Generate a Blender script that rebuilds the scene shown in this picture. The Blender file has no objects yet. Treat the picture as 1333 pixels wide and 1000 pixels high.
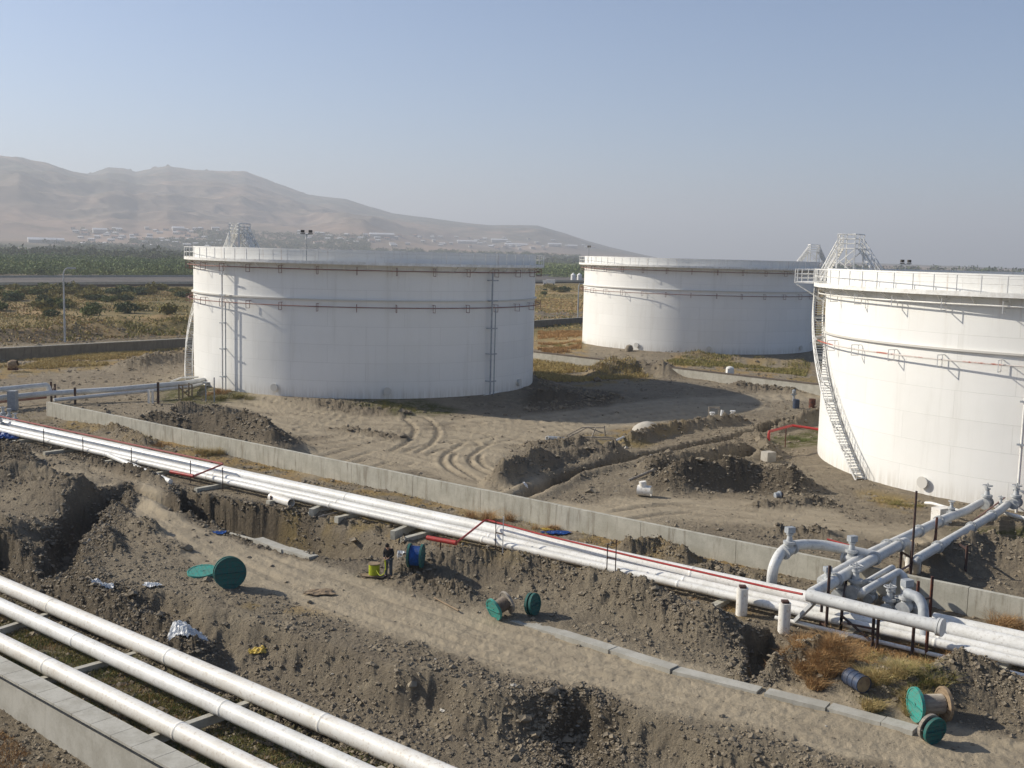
import bpy, math, random
import numpy as np
from mathutils import Vector, Matrix
random.seed(7); RNG = np.random.default_rng(7)
PI = math.pi
scene = bpy.context.scene
COL = scene.collection
# ------------------------------------------------------------------ camera geometry
F = 1450.0; EYE = 16.0; ROLL = math.radians(1.45); PITCH = math.atan(169.0 / F)
CP, SP, CR, SR = math.cos(PITCH), math.sin(PITCH), math.cos(ROLL), math.sin(ROLL)
def at(px, py, z=0.0):
    """the place in the world, at height z, that the photograph shows at px, py"""
    u = (px - 666.5) / F; v = (500.0 - py) / F
    u, v = u * CR - v * SR, u * SR + v * CR
    d = (u, CP + v * SP, -SP + v * CP)
    t = (z - EYE) / d[2]
    return (d[0] * t, d[1] * t)
def at3(px, py, z): 
    p = at(px, py, z); return Vector((p[0], p[1], z))
def az_of(px, py=400):
    u = (px - 666.5) / F; v = (500.0 - py) / F
    u, v = u * CR - v * SR, u * SR + v * CR
    return math.atan2(u, CP + v * SP)
def atr(px, r):
    a = az_of(px); return (r * math.sin(a), r * math.cos(a))
cam_d = bpy.data.cameras.new('camera'); cam = bpy.data.objects.new('camera', cam_d); COL.objects.link(cam)
cam_d.sensor_width = 36.0; cam_d.lens = 36.0 * F / 1333.0; cam_d.clip_start = 0.3; cam_d.clip_end = 40000
fw = Vector((0, CP, -SP)); up0 = Vector((0, SP, CP)); rt0 = Vector((1, 0, 0))
rt = rt0 * CR + up0 * SR; up = -rt0 * SR + up0 * CR
M = Matrix((rt, up, -fw)).transposed().to_4x4(); M.translation = Vector((0, 0, EYE)); cam.matrix_world = M
scene.camera = cam
# ------------------------------------------------------------------ light
SUN_AZ = math.radians(-74.0); SUN_EL = math.radians(30.6)
sdir = Vector((math.sin(SUN_AZ) * math.cos(SUN_EL), math.cos(SUN_AZ) * math.cos(SUN_EL), math.sin(SUN_EL)))
sl = bpy.data.lights.new('sun', 'SUN'); sl.energy = 4.5; sl.angle = math.radians(0.6); sl.color = (1.0, 0.93, 0.81)
so = bpy.data.objects.new('sun', sl); COL.objects.link(so); so.location = (0, 0, 300)
so.rotation_euler = (-sdir).to_track_quat('-Z', 'Y').to_euler()
w = bpy.data.worlds.new('World'); scene.world = w; w.use_nodes = True
nt = w.node_tree; bg = nt.nodes['Background']
sky = nt.nodes.new('ShaderNodeTexSky'); sky.sky_type = 'NISHITA'; sky.sun_disc = False
sky.sun_elevation = SUN_EL; sky.sun_rotation = SUN_AZ; sky.air_density = 0.8; sky.dust_density = 1.2; sky.ozone_density = 3.8
sky.altitude = 300
nt.links.new(sky.outputs[0], bg.inputs[0]); bg.inputs[1].default_value = 0.099
scene.view_settings.view_transform = 'Standard'; scene.view_settings.look = 'None'
scene.view_settings.exposure = 0.42; scene.view_settings.gamma = 1.0
scene.cycles.max_bounces = 6; scene.cycles.volume_bounces = 0; scene.cycles.diffuse_bounces = 3
# ------------------------------------------------------------------ materials
MATS = {}
class NB:
    def __init__(s, name, rough=0.8):
        s.m = bpy.data.materials.new(name); s.m.use_nodes = True; s.t = s.m.node_tree; s.N = s.t.nodes; s.L = s.t.links
        s.b = s.N['Principled BSDF']; s.b.inputs['Roughness'].default_value = rough
        s.b.inputs['Specular IOR Level'].default_value = 0.3
        s.tc = s.N.new('ShaderNodeTexCoord'); s.co = s.tc.outputs['Object']; MATS[name] = s.m
    def noise(s, scale, detail=4, rough=0.6, co=None, sc=None):
        co = co or s.co
        if sc:
            mp = s.N.new('ShaderNodeMapping'); mp.inputs['Scale'].default_value = sc; s.L.new(co, mp.inputs[0]); co = mp.outputs[0]
        n = s.N.new('ShaderNodeTexNoise'); n.inputs['Scale'].default_value = scale; n.inputs['Detail'].default_value = detail
        n.inputs['Roughness'].default_value = rough; s.L.new(co, n.inputs['Vector']); return n.outputs['Fac']
    def ramp(s, f, a, b, va=0.0, vb=1.0):
        n = s.N.new('ShaderNodeMapRange'); n.interpolation_type = 'SMOOTHSTEP'
        n.inputs[1].default_value = a; n.inputs[2].default_value = b; n.inputs[3].default_value = va; n.inputs[4].default_value = vb
        s.L.new(f, n.inputs[0]); return n.outputs[0]
    def mix(s, f, a, b, mode='MIX'):
        n = s.N.new('ShaderNodeMix'); n.data_type = 'RGBA'; n.blend_type = mode
        if isinstance(f, (int, float)): n.inputs[0].default_value = f
        else: s.L.new(f, n.inputs[0])
        for k, c in ((6, a), (7, b)):
            if isinstance(c, tuple): n.inputs[k].default_value = (*c, 1) if len(c) == 3 else c
            else: s.L.new(c, n.inputs[k])
        return n.outputs[2]
    def math(s, op, a, b=0.0):
        n = s.N.new('ShaderNodeMath'); n.operation = op
        for k, c in ((0, a), (1, b)):
            if isinstance(c, (int, float)): n.inputs[k].default_value = c
            else: s.L.new(c, n.inputs[k])
        return n.outputs[0]
    def col(s, c):
        if isinstance(c, tuple): s.b.inputs['Base Color'].default_value = (*c, 1)
        else: s.L.new(c, s.b.inputs['Base Color'])
    def bump(s, f, strength, dist):
        n = s.N.new('ShaderNodeBump'); n.inputs['Strength'].default_value = strength; n.inputs['Distance'].default_value = dist
        s.L.new(f, n.inputs['Height']); s.L.new(n.outputs[0], s.b.inputs['Normal'])
    def attr(s, name):
        n = s.N.new('ShaderNodeVertexColor'); n.layer_name = name
        q = s.N.new('ShaderNodeSeparateColor'); s.L.new(n.outputs[0], q.inputs[0])
        return [q.outputs[0], q.outputs[1], q.outputs[2], n.outputs[1]]
def simple(name, c1, c2, scale=3.0, rough=0.6, metal=0.0, bump=0.0, sc=None, lo=0.35, hi=0.65):
    b = NB(name, rough); f = b.noise(scale, 5, 0.65, sc=sc); b.col(b.mix(b.ramp(f, lo, hi), c1, c2))
    b.b.inputs['Metallic'].default_value = metal
    if bump: b.bump(f, 0.6, bump)
    return b.m
simple('red_paint', (0.42, 0.035, 0.03), (0.30, 0.04, 0.03), 4, 0.5)
simple('red_worn', (0.62, 0.57, 0.52), (0.42, 0.13, 0.09), 0.35, 0.6, lo=0.5, hi=0.58)
simple('red_faded', (0.27, 0.17, 0.145), (0.22, 0.10, 0.08), 1.5, 0.7)
simple('rust', (0.16, 0.055, 0.03), (0.06, 0.035, 0.03), 3, 0.85, bump=0.01)
simple('dark_steel', (0.035, 0.03, 0.032), (0.10, 0.05, 0.035), 2.5, 0.7)
simple('grey_paint', (0.38, 0.40, 0.41), (0.28, 0.30, 0.32), 3, 0.55)
simple('valve_paint', (0.36, 0.37, 0.37), (0.48, 0.49, 0.48), 5, 0.5)
simple('rail_white', (0.84, 0.83, 0.79), (0.68, 0.66, 0.61), 2, 0.6)
simple('galvanised', (0.45, 0.46, 0.46), (0.35, 0.36, 0.36), 2, 0.5)
simple('reel_green', (0.012, 0.125, 0.11), (0.05, 0.095, 0.08), 9, 0.75, bump=0.004)
simple('reel_green_light', (0.03, 0.29, 0.24), (0.09, 0.21, 0.17), 9, 0.75, bump=0.004)
simple('wood', (0.30, 0.22, 0.14), (0.20, 0.145, 0.09), 2, 0.85, bump=0.004, sc=(1, 1, 6))
simple('wood_grey', (0.36, 0.32, 0.26), (0.22, 0.19, 0.16), 2, 0.9, bump=0.004, sc=(1, 1, 6))
simple('cable_blue', (0.015, 0.10, 0.36), (0.01, 0.055, 0.2), 8, 0.5)
simple('cable_black', (0.03, 0.03, 0.03), (0.06, 0.055, 0.05), 8, 0.6)
simple('cable_brown', (0.20, 0.16, 0.12), (0.12, 0.095, 0.075), 8, 0.7)
simple('cable_yellow', (0.42, 0.46, 0.02), (0.30, 0.34, 0.02), 8, 0.5)
simple('barrel_blue', (0.035, 0.055, 0.10), (0.05, 0.055, 0.075), 4, 0.55)
simple('barrel_end', (0.30, 0.22, 0.13), (0.18, 0.12, 0.08), 4, 0.8)
simple('tarp_blue', (0.01, 0.05, 0.22), (0.015, 0.08, 0.28), 5, 0.5)
simple('plastic_white', (0.75, 0.75, 0.73), (0.55, 0.55, 0.53), 6, 0.4)
simple('tape_yellow', (0.6, 0.42, 0.06), (0.5, 0.36, 0.08), 6, 0.6)
simple('coping_dark', (0.10, 0.08, 0.065), (0.15, 0.12, 0.095), 1.0, 0.9)  # dark brown, for the strip along the low wall's top
simple('red_dull', (0.36, 0.09, 0.08), (0.26, 0.08, 0.07), 1.5, 0.7)
simple('asphalt', (0.12, 0.105, 0.09), (0.08, 0.07, 0.065), 0.05, 1.0)
simple('skin', (0.42, 0.25, 0.17), (0.38, 0.22, 0.15), 20, 0.6)
simple('cloth_black', (0.012, 0.012, 0.014), (0.02, 0.02, 0.022), 15, 0.9)
simple('cloth_jeans', (0.05, 0.065, 0.085), (0.07, 0.085, 0.10), 12, 0.9)
simple('hair', (0.015, 0.011, 0.009), (0.02, 0.015, 0.012), 30, 0.7)
simple('lamp_black', (0.09, 0.08, 0.065), (0.05, 0.05, 0.05), 5, 0.5)
simple('town_wall', (0.50, 0.48, 0.44), (0.36, 0.33, 0.29), 0.01, 0.9)
simple('town_roof', (0.72, 0.72, 0.72), (0.36, 0.34, 0.32), 0.008, 0.7)
simple('town_roof_red', (0.30, 0.16, 0.11), (0.22, 0.14, 0.11), 0.01, 0.8)
simple('window_dark', (0.04, 0.05, 0.06), (0.05, 0.06, 0.07), 1, 0.3)
simple('trunk', (0.10, 0.075, 0.05), (0.07, 0.05, 0.035), 2, 0.9)
simple('stone', (0.27, 0.23, 0.17), (0.19, 0.16, 0.12), 0.7, 0.95)
simple('stone_pale', (0.46, 0.43, 0.37), (0.34, 0.31, 0.26), 0.7, 0.95)
simple('soil_clod', (0.255, 0.212, 0.15), (0.18, 0.148, 0.106), 0.5, 0.95)
simple('roof_deck', (0.36, 0.36, 0.35), (0.25, 0.23, 0.20), 0.3, 0.8)
# white enamel of the pipes: dusty, a few grimy joints
def pipe_white(name, c1, c2, c3):
    b = NB(name, 0.45); f = b.noise(0.8, 6, 0.7); g = b.noise(7, 4, 0.6)
    c = b.mix(b.ramp(f, 0.38, 0.66), c1, c2); c = b.mix(b.math('MULTIPLY', b.ramp(g, 0.52, 0.72), 0.6), c, c3); b.col(c); b.bump(g, 0.15, 0.01)
pipe_white('pipe_white', (0.80, 0.785, 0.735), (0.66, 0.64, 0.58), (0.45, 0.41, 0.35))
pipe_white('pipe_bluish', (0.64, 0.64, 0.61), (0.52, 0.52, 0.50), (0.36, 0.34, 0.31))
pipe_white('pipe_cream', (0.80, 0.775, 0.71), (0.70, 0.66, 0.58), (0.45, 0.36, 0.27))
# painted tank shell: plate courses and rust-grey weeping
def shell_mat():
    b = NB('tank_paint', 0.5)
    uv = b.tc.outputs['UV']
    br = b.N.new('ShaderNodeTexBrick'); b.L.new(uv, br.inputs[0]); br.inputs['Scale'].default_value = 1.0
    br.inputs['Color1'].default_value = (0.81, 0.80, 0.76, 1); br.inputs['Color2'].default_value = (0.77, 0.76, 0.72, 1)
    br.inputs['Mortar'].default_value = (0.64, 0.63, 0.59, 1); br.inputs['Mortar Size'].default_value = 0.018
    br.inputs['Mortar Smooth'].default_value = 0.6; br.inputs['Brick Width'].default_value = 8.0; br.inputs['Row Height'].default_value = 1.9
    s1 = b.noise(1.0, 6, 0.7, co=uv, sc=(0.9, 0.06, 1)); s2 = b.noise(0.12, 4, 0.6, co=uv)
    c = b.mix(b.math('MULTIPLY', b.ramp(s1, 0.50, 0.76), 0.32), br.outputs[0], (0.55, 0.53, 0.47))
    c = b.mix(b.math('MULTIPLY', b.ramp(s2, 0.45, 0.7), 0.3), c, (0.68, 0.67, 0.62))
    ds = b.noise(1.0, 5, 0.75, co=uv, sc=(2.2, 0.12, 1)); sp = b.N.new('ShaderNodeSeparateXYZ'); b.L.new(uv, sp.inputs[0]); zt = b.ramp(sp.outputs[1], 11.0, 14.4); zb = b.ramp(sp.outputs[1], 1.6, 0.1)
    c = b.mix(b.math('MULTIPLY', b.math('MULTIPLY', zt, b.ramp(ds, 0.55, 0.72)), 0.55), c, (0.42, 0.31, 0.22))
    c = b.mix(b.math('MULTIPLY', b.math('MULTIPLY', zb, b.ramp(ds, 0.35, 0.65)), 0.5), c, (0.42, 0.37, 0.29))
    b.col(c); wav = b.noise(0.35, 3, 0.5, co=uv); b.bump(b.math('ADD', b.math('MULTIPLY', br.outputs['Fac'], -0.012), b.math('MULTIPLY', wav, 0.05)), 0.6, 1.0)
shell_mat()
def concrete(name, c1, c2, c3, streak=True):
    b = NB(name, 0.9)
    f = b.noise(0.9, 6, 0.7); g = b.noise(1.0, 5, 0.7, sc=(3.0, 3.0, 0.35)); h = b.noise(14, 4, 0.6)
    c = b.mix(b.ramp(f, 0.35, 0.65), c1, c2); c = b.mix(b.math('MULTIPLY', b.ramp(g, 0.48, 0.72), 0.8 if streak else 0.3), c, c3)
    c = b.mix(b.math('MULTIPLY', b.ramp(h, 0.5, 0.75), 0.25), c, (0.15, 0.135, 0.11)); b.col(c); b.bump(h, 0.4, 0.01)
concrete('concrete', (0.50, 0.475, 0.395), (0.40, 0.38, 0.31), (0.24, 0.21, 0.16))
concrete('concrete_shaded', (0.20, 0.18, 0.145), (0.155, 0.14, 0.11), (0.10, 0.088, 0.068))  # the far wall face's shade is put into this darker colour
concrete('concrete_pale', (0.46, 0.44, 0.38), (0.36, 0.34, 0.285), (0.25, 0.23, 0.185), False)
def leafmat(name, cols):
    b = NB(name, 0.8); q = b.N.new('ShaderNodeObjectInfo'); n = b.noise(0.9, 3, 0.7); n2 = b.noise(6, 2, 0.6)
    c = b.mix(b.ramp(n, 0.35, 0.65), cols[0], cols[1]); c = b.mix(b.ramp(n2, 0.45, 0.62), c, cols[2]); b.col(c)
    b.b.inputs['Specular IOR Level'].default_value = 0.1
leafmat('leaf_green', [(0.095, 0.135, 0.045), (0.13, 0.16, 0.055), (0.18, 0.18, 0.065)])
leafmat('leaf_olive', [(0.16, 0.155, 0.05), (0.22, 0.19, 0.06), (0.28, 0.22, 0.075)])
leafmat('leaf_dark', [(0.06, 0.085, 0.04), (0.08, 0.105, 0.05), (0.10, 0.12, 0.055)])
leafmat('leaf_rust', [(0.30, 0.17, 0.075), (0.40, 0.235, 0.10), (0.46, 0.31, 0.15)])
leafmat('leaf_straw', [(0.42, 0.31, 0.14), (0.52, 0.40, 0.19), (0.34, 0.28, 0.11)])
leafmat('leaf_weed', [(0.15, 0.165, 0.05), (0.24, 0.215, 0.07), (0.34, 0.26, 0.11)])
def wood_mass():
    b = NB('leaf_far', 0.9); n = b.noise(0.012, 4, 0.7); n2 = b.noise(0.15, 3, 0.6)
    c = b.mix(b.ramp(n, 0.35, 0.65), (0.12, 0.18, 0.06), (0.20, 0.23, 0.08)); c = b.mix(b.ramp(n2, 0.45, 0.75), c, (0.06, 0.09, 0.04)); b.col(c)
wood_mass()
def ground_mat():
    b = NB('soil', 0.95); b.b.inputs['Specular IOR Level'].default_value = 0.12
    road, dry, green, dark = b.attr('mask')
    n1 = b.noise(0.09, 6, 0.65); n2 = b.noise(0.9, 6, 0.7); n3 = b.noise(7.0, 5, 0.7); n4 = b.noise(40, 3, 0.6)
    c = b.mix(b.ramp(n1, 0.35, 0.65), (0.31, 0.257, 0.182), (0.235, 0.194, 0.14))
    c = b.mix(b.ramp(n2, 0.45, 0.7), c, (0.365, 0.305, 0.215))
    c = b.mix(b.math('MULTIPLY', b.ramp(n3, 0.5, 0.7), 0.45), c, (0.14, 0.115, 0.088))
    cr = b.mix(b.ramp(b.noise(0.5, 6, 0.7), 0.35, 0.65), (0.39, 0.325, 0.228), (0.335, 0.278, 0.195))
    c = b.mix(b.math('MULTIPLY', road, 0.85), c, cr)
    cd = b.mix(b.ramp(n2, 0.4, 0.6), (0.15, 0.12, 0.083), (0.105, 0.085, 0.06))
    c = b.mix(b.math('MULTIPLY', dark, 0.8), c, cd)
    dn = b.math('MULTIPLY', dry, b.ramp(n2, 0.25, 0.5))
    cy = b.mix(b.ramp(b.noise(0.06, 6, 0.7), 0.4, 0.6), (0.38, 0.26, 0.12), (0.29, 0.22, 0.10))
    c = b.mix(dn, c, cy)
    gn = b.math('MULTIPLY', green, b.ramp(b.noise(0.7, 6, 0.75), 0.35, 0.58))
    cg = b.mix(b.ramp(n3, 0.4, 0.6), (0.085, 0.09, 0.03), (0.13, 0.12, 0.045))
    c = b.mix(gn, c, cg)
    c = b.mix(b.math('MULTIPLY', b.ramp(n4, 0.6, 0.75), 0.35), c, (0.42, 0.37, 0.29))
    b.col(c); big = b.noise(2.2, 8, 0.78); loose = b.math('SUBTRACT', 1.05, road); mx = b.math('ADD', b.math('MULTIPLY', n3, 0.06), b.math('MULTIPLY', n4, 0.02)); mx = b.math('ADD', mx, b.math('MULTIPLY', b.math('MULTIPLY', big, loose), 0.42)); b.bump(mx, 1.0, 1.0)
ground_mat()
def hill_mat():
    b = NB('hill_soil', 1.0); b.b.inputs['Specular IOR Level'].default_value = 0.0
    lo, tree, up_, fld = b.attr('mask')
    n1 = b.noise(0.0016, 7, 0.65); n2 = b.noise(0.008, 6, 0.7)
    c = b.mix(b.ramp(n1, 0.38, 0.62), (0.34, 0.245, 0.185), (0.22, 0.18, 0.145))
    c = b.mix(b.math('MULTIPLY', up_, b.ramp(n2, 0.3, 0.6)), c, (0.08, 0.10, 0.085))
    c = b.mix(b.math('MULTIPLY', b.ramp(n2, 0.52, 0.7), 0.6), c, (0.15, 0.13, 0.085))
    c = b.mix(b.math('MULTIPLY', tree, b.ramp(n2, 0.30, 0.5)), c, (0.055, 0.07, 0.042))
    b.col(c)
hill_mat()
# ------------------------------------------------------------------ mesh building
def V(*a): return Vector(a)
def frame(d):
    d = Vector(d).normalized(); a = V(0, 0, 1) if abs(d.z) < 0.95 else V(1, 0, 0)
    s = d.cross(a).normalized(); return s, s.cross(d).normalized()
class MB:
    def __init__(s): s.v = []; s.f = []
    def add(s, vs, fs):
        o = len(s.v); s.v += [tuple(p) for p in vs]; s.f += [tuple(i + o for i in f) for f in fs]; return s
    def box(s, c, size, rz=0.0):
        c = Vector(c); h = [k / 2 for k in size]; ca, sa = math.cos(rz), math.sin(rz); vs = []
        for z in (-1, 1):
            for x, y in ((-1, -1), (1, -1), (1, 1), (-1, 1)):
                X, Y = x * h[0], y * h[1]; vs.append((c.x + X * ca - Y * sa, c.y + X * sa + Y * ca, c.z + z * h[2]))
        return s.add(vs, [(3, 2, 1, 0), (4, 5, 6, 7), (0, 1, 5, 4), (1, 2, 6, 5), (2, 3, 7, 6), (3, 0, 4, 7)])
    def bar(s, a, b, w, h=None, upv=None):
        """a rectangular bar from a to b, w across and h deep"""
        h = h or w; a, b = Vector(a), Vector(b); sd, u = frame(b - a); vs = []
        for p in (a, b):
            for x, y in ((-1, -1), (1, -1), (1, 1), (-1, 1)): vs.append(p + sd * x * w / 2 + u * y * h / 2)
        return s.add(vs, [(3, 2, 1, 0), (4, 5, 6, 7), (0, 1, 5, 4), (1, 2, 6, 5), (2, 3, 7, 6), (3, 0, 4, 7)])
    def tube(s, path, r, n=10, closed=False, cap=True):
        path = [Vector(p) for p in path]; m = len(path); vs = []; fs = []; sd = None
        for i, p in enumerate(path):
            if closed: t = path[(i + 1) % m] - path[i - 1]
            else: t = path[min(i + 1, m - 1)] - path[max(i - 1, 0)]
            t.normalize()
            if sd is None: sd, u = frame(t)
            else: sd = (sd - t * sd.dot(t)).normalized(); u = sd.cross(t).normalized()
            rr = r[i] if isinstance(r, (list, tuple)) else r
            for k in range(n):
                a = 2 * PI * k / n; vs.append(p + (sd * math.cos(a) + u * math.sin(a)) * rr)
        for i in range(m if closed else m - 1):
            j = (i + 1) % m
            for k in range(n): fs.append((i * n + k, i * n + (k + 1) % n, j * n + (k + 1) % n, j * n + k))
        if cap and not closed: fs.append(tuple(range(n))[::-1]); fs.append(tuple((m - 1) * n + k for k in range(n)))
        return s.add(vs, fs)
    def lathe(s, prof, n=32, c=(0, 0, 0), ax=(0, 0, 1)):
        """prof: (radius, along-axis) pairs"""
        c = Vector(c); ax = Vector(ax).normalized(); sd, u = frame(ax); vs = []; fs = []
        for r, h in prof:
            for k in range(n):
                a = 2 * PI * k / n; vs.append(c + ax * h + (sd * math.cos(a) + u * math.sin(a)) * r)
        for i in range(len(prof) - 1):
            for k in range(n): fs.append((i * n + k, i * n + (k + 1) % n, (i + 1) * n + (k + 1) % n, (i + 1) * n + k))
        return s.add(vs, fs)
    def disc(s, c, ax, r, t, n=28):
        return s.lathe([(0.001, -t / 2), (r, -t / 2), (r, t / 2), (0.001, t / 2)], n, c, ax)
    def build(s, name, mat, parent=None, smooth=True, ang=38):
        me = bpy.data.meshes.new(name); me.from_pydata(s.v, [], s.f); me.validate()
        me.materials.append(MATS[mat] if isinstance(mat, str) else mat)
        if smooth:
            me.polygons.foreach_set('use_smooth', [True] * len(me.polygons)); me.set_sharp_from_angle(angle=math.radians(ang))
        me.update(); o = bpy.data.objects.new(name, me); COL.objects.link(o)
        if parent is not None:
            o.parent = parent
        return o
def mesh_np(name, v, f, mat, parent=None, smooth=False):
    v = np.asarray(v, np.float32); f = np.asarray(f, np.int32); k = f.shape[1]
    me = bpy.data.meshes.new(name); me.vertices.add(len(v)); me.vertices.foreach_set('co', v.ravel())
    me.loops.add(f.size); me.loops.foreach_set('vertex_index', f.ravel()); me.polygons.add(len(f))
    me.polygons.foreach_set('loop_start', np.arange(0, f.size, k, dtype=np.int32))
    me.materials.append(MATS[mat])
    me.polygons.foreach_set('use_smooth', np.full(len(f), smooth)); me.update(calc_edges=True)
    o = bpy.data.objects.new(name, me); COL.objects.link(o)
    if parent is not None: o.parent = parent
    return o
def tag(o, label, cat, group=None, kind=None):
    if label: o['label'] = label
    if cat: o['category'] = cat
    if group: o['group'] = group
    if kind: o['kind'] = kind
    return o
def thing(name, label, cat, loc=(0, 0, 0), rz=0.0, group=None):
    o = bpy.data.objects.new(name, None); COL.objects.link(o); o.location = loc; o.rotation_euler = (0, 0, rz); o.empty_display_size = 0.3
    return tag(o, label, cat, group)
def dup(o, parent=None):
    c = o.copy(); COL.objects.link(c)
    if parent is not None: c.parent = parent
    for ch in list(o.children): dup(ch, c)
    return c
def bend(pts, r=0.5, k=5):
    """round the corners of a path"""
    pts = [Vector(p) for p in pts]; out = [pts[0]]
    for i in range(1, len(pts) - 1):
        a, b, c = pts[i - 1], pts[i], pts[i + 1]; ra = min(r, (a - b).length * 0.45, (c - b).length * 0.45)
        p, q = b + (a - b).normalized() * ra, b + (c - b).normalized() * ra
        for j in range(k + 1):
            t = j / k; out.append(p * (1 - t) ** 2 + b * 2 * t * (1 - t) + q * t * t)
    out.append(pts[-1]); return out
# ------------------------------------------------------------------ noise
def _hash(ix, iy, seed):
    h = (ix.astype(np.int64) * 374761393 + iy.astype(np.int64) * 668265263 + seed * 1442695041) & 0xFFFFFFFF
    h = ((h ^ (h >> 13)) * 1274126177) & 0xFFFFFFFF
    return ((h ^ (h >> 16)) & 0xFFFF) / 65535.0
def vnoise(x, y, seed=0):
    ix = np.floor(x); iy = np.floor(y); fx = x - ix; fy = y - iy
    fx = fx * fx * fx * (fx * (fx * 6 - 15) + 10); fy = fy * fy * fy * (fy * (fy * 6 - 15) + 10)
    a = _hash(ix, iy, seed); b = _hash(ix + 1, iy, seed); c = _hash(ix, iy + 1, seed); d = _hash(ix + 1, iy + 1, seed)
    return (a + (b - a) * fx) * (1 - fy) + (c + (d - c) * fx) * fy
def fbm(x, y, octs=4, seed=0, gain=0.5, ridged=False):
    s = 0; a = 1.0; t = 0
    for k in range(octs):
        c, q = math.cos(0.6 * k + seed), math.sin(0.6 * k + seed)
        n = vnoise((x * c - y * q) * 2 ** k + 17.3 * k, (x * q + y * c) * 2 ** k - 9.1 * k, seed + k)
        if ridged: n = 1 - np.abs(2 * n - 1)
        s = s + a * n; t += a; a *= gain
    return s / t
def sstep(a, b, x):
    t = np.clip((x - a) / (b - a), 0, 1); return t * t * (3 - 2 * t)
def pline(px, z=0.0): return np.array([at(x, y, z) for x, y in px])
def pdist(X, Y, P, closed=False):
    """distance to a polyline and the signed side of its nearest piece (positive: right of the walking direction)"""
    best = np.full(X.shape, 1e9); side = np.zeros(X.shape); n = len(P); along = np.zeros(X.shape); acc = 0.0
    for i in range(n if closed else n - 1):
        a, b = P[i], P[(i + 1) % n]; d = b - a; L2 = d @ d; L = math.sqrt(L2)
        t = np.clip(((X - a[0]) * d[0] + (Y - a[1]) * d[1]) / L2, 0, 1)
        ex, ey = X - (a[0] + d[0] * t), Y - (a[1] + d[1] * t); q = ex * ex + ey * ey
        m = q < best - 1e-9; best = np.where(m, q, best); cr = ex * d[1] - ey * d[0]; side = np.where(m, np.sign(cr), side)
        along = np.where(m, acc + t * L, along); acc += L
    return np.sqrt(best), side, along
def inside(X, Y, P):
    r = np.zeros(X.shape, bool); n = len(P)
    for i in range(n):
        (x1, y1), (x2, y2) = P[i], P[(i + 1) % n]
        if y1 == y2: continue
        c = ((y1 > Y) != (y2 > Y)) & (X < (x2 - x1) * (Y - y1) / (y2 - y1) + x1); r ^= c
    return r
# ------------------------------------------------------------------ the lie of the land
TANKS = [((-17.8, 135.4), 20.3, 0.5, 16.0), ((33.2, 202.1), 20.6, 0.5, 16.0), ((45.6, 87.9), 20.3, 0.0, 15.5)]
LOW = -1.45
EDGE = pline([(-500, 640), (-150, 672), (0, 708), (60, 725), (120, 744), (230, 772), (330, 803), (430, 838), (530, 868), (640, 888), (760, 905), (900, 945), (1060, 985), (1250, 1045), (1600, 1160)])
ROAD = [pline([(-60, 560), (60, 600), (170, 640), (240, 680), (300, 712), (390, 752), (500, 790), (620, 828), (800, 872), (1000, 918), (1200, 968), (1400, 1025), (1700, 1120)])]
def smooth(P, k=2):
    P = np.asarray(P, float)
    for _ in range(k): Q = [P[0]] + [q for a, b in zip(P[:-1], P[1:]) for q in (a * .75 + b * .25, a * .25 + b * .75)] + [P[-1]]; P = np.array(Q)
    return P
YARD_TRACKS = [smooth(pline(l)) for l in ([(380, 585), (460, 577), (560, 560), (640, 568), (590, 592), (600, 612), (670, 634)], [(330, 525), (450, 548), (600, 556), (760, 541), (900, 522), (1050, 515)],
               [(400, 560), (520, 553), (640, 560), (700, 575)], [(420, 598), (500, 578), (590, 570), (618, 582), (600, 600), (640, 622)], [(440, 612), (540, 585), (560, 560), (540, 545)], [(520, 600), (560, 580), (640, 575), (690, 560)], [(350, 545), (470, 560), (640, 553), (850, 530)], [(700, 560), (820, 545), (960, 530)], [(750, 680), (900, 660), (1040, 672)], [(660, 660), (760, 668), (930, 665), (1100, 690), (1180, 700)])]
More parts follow.
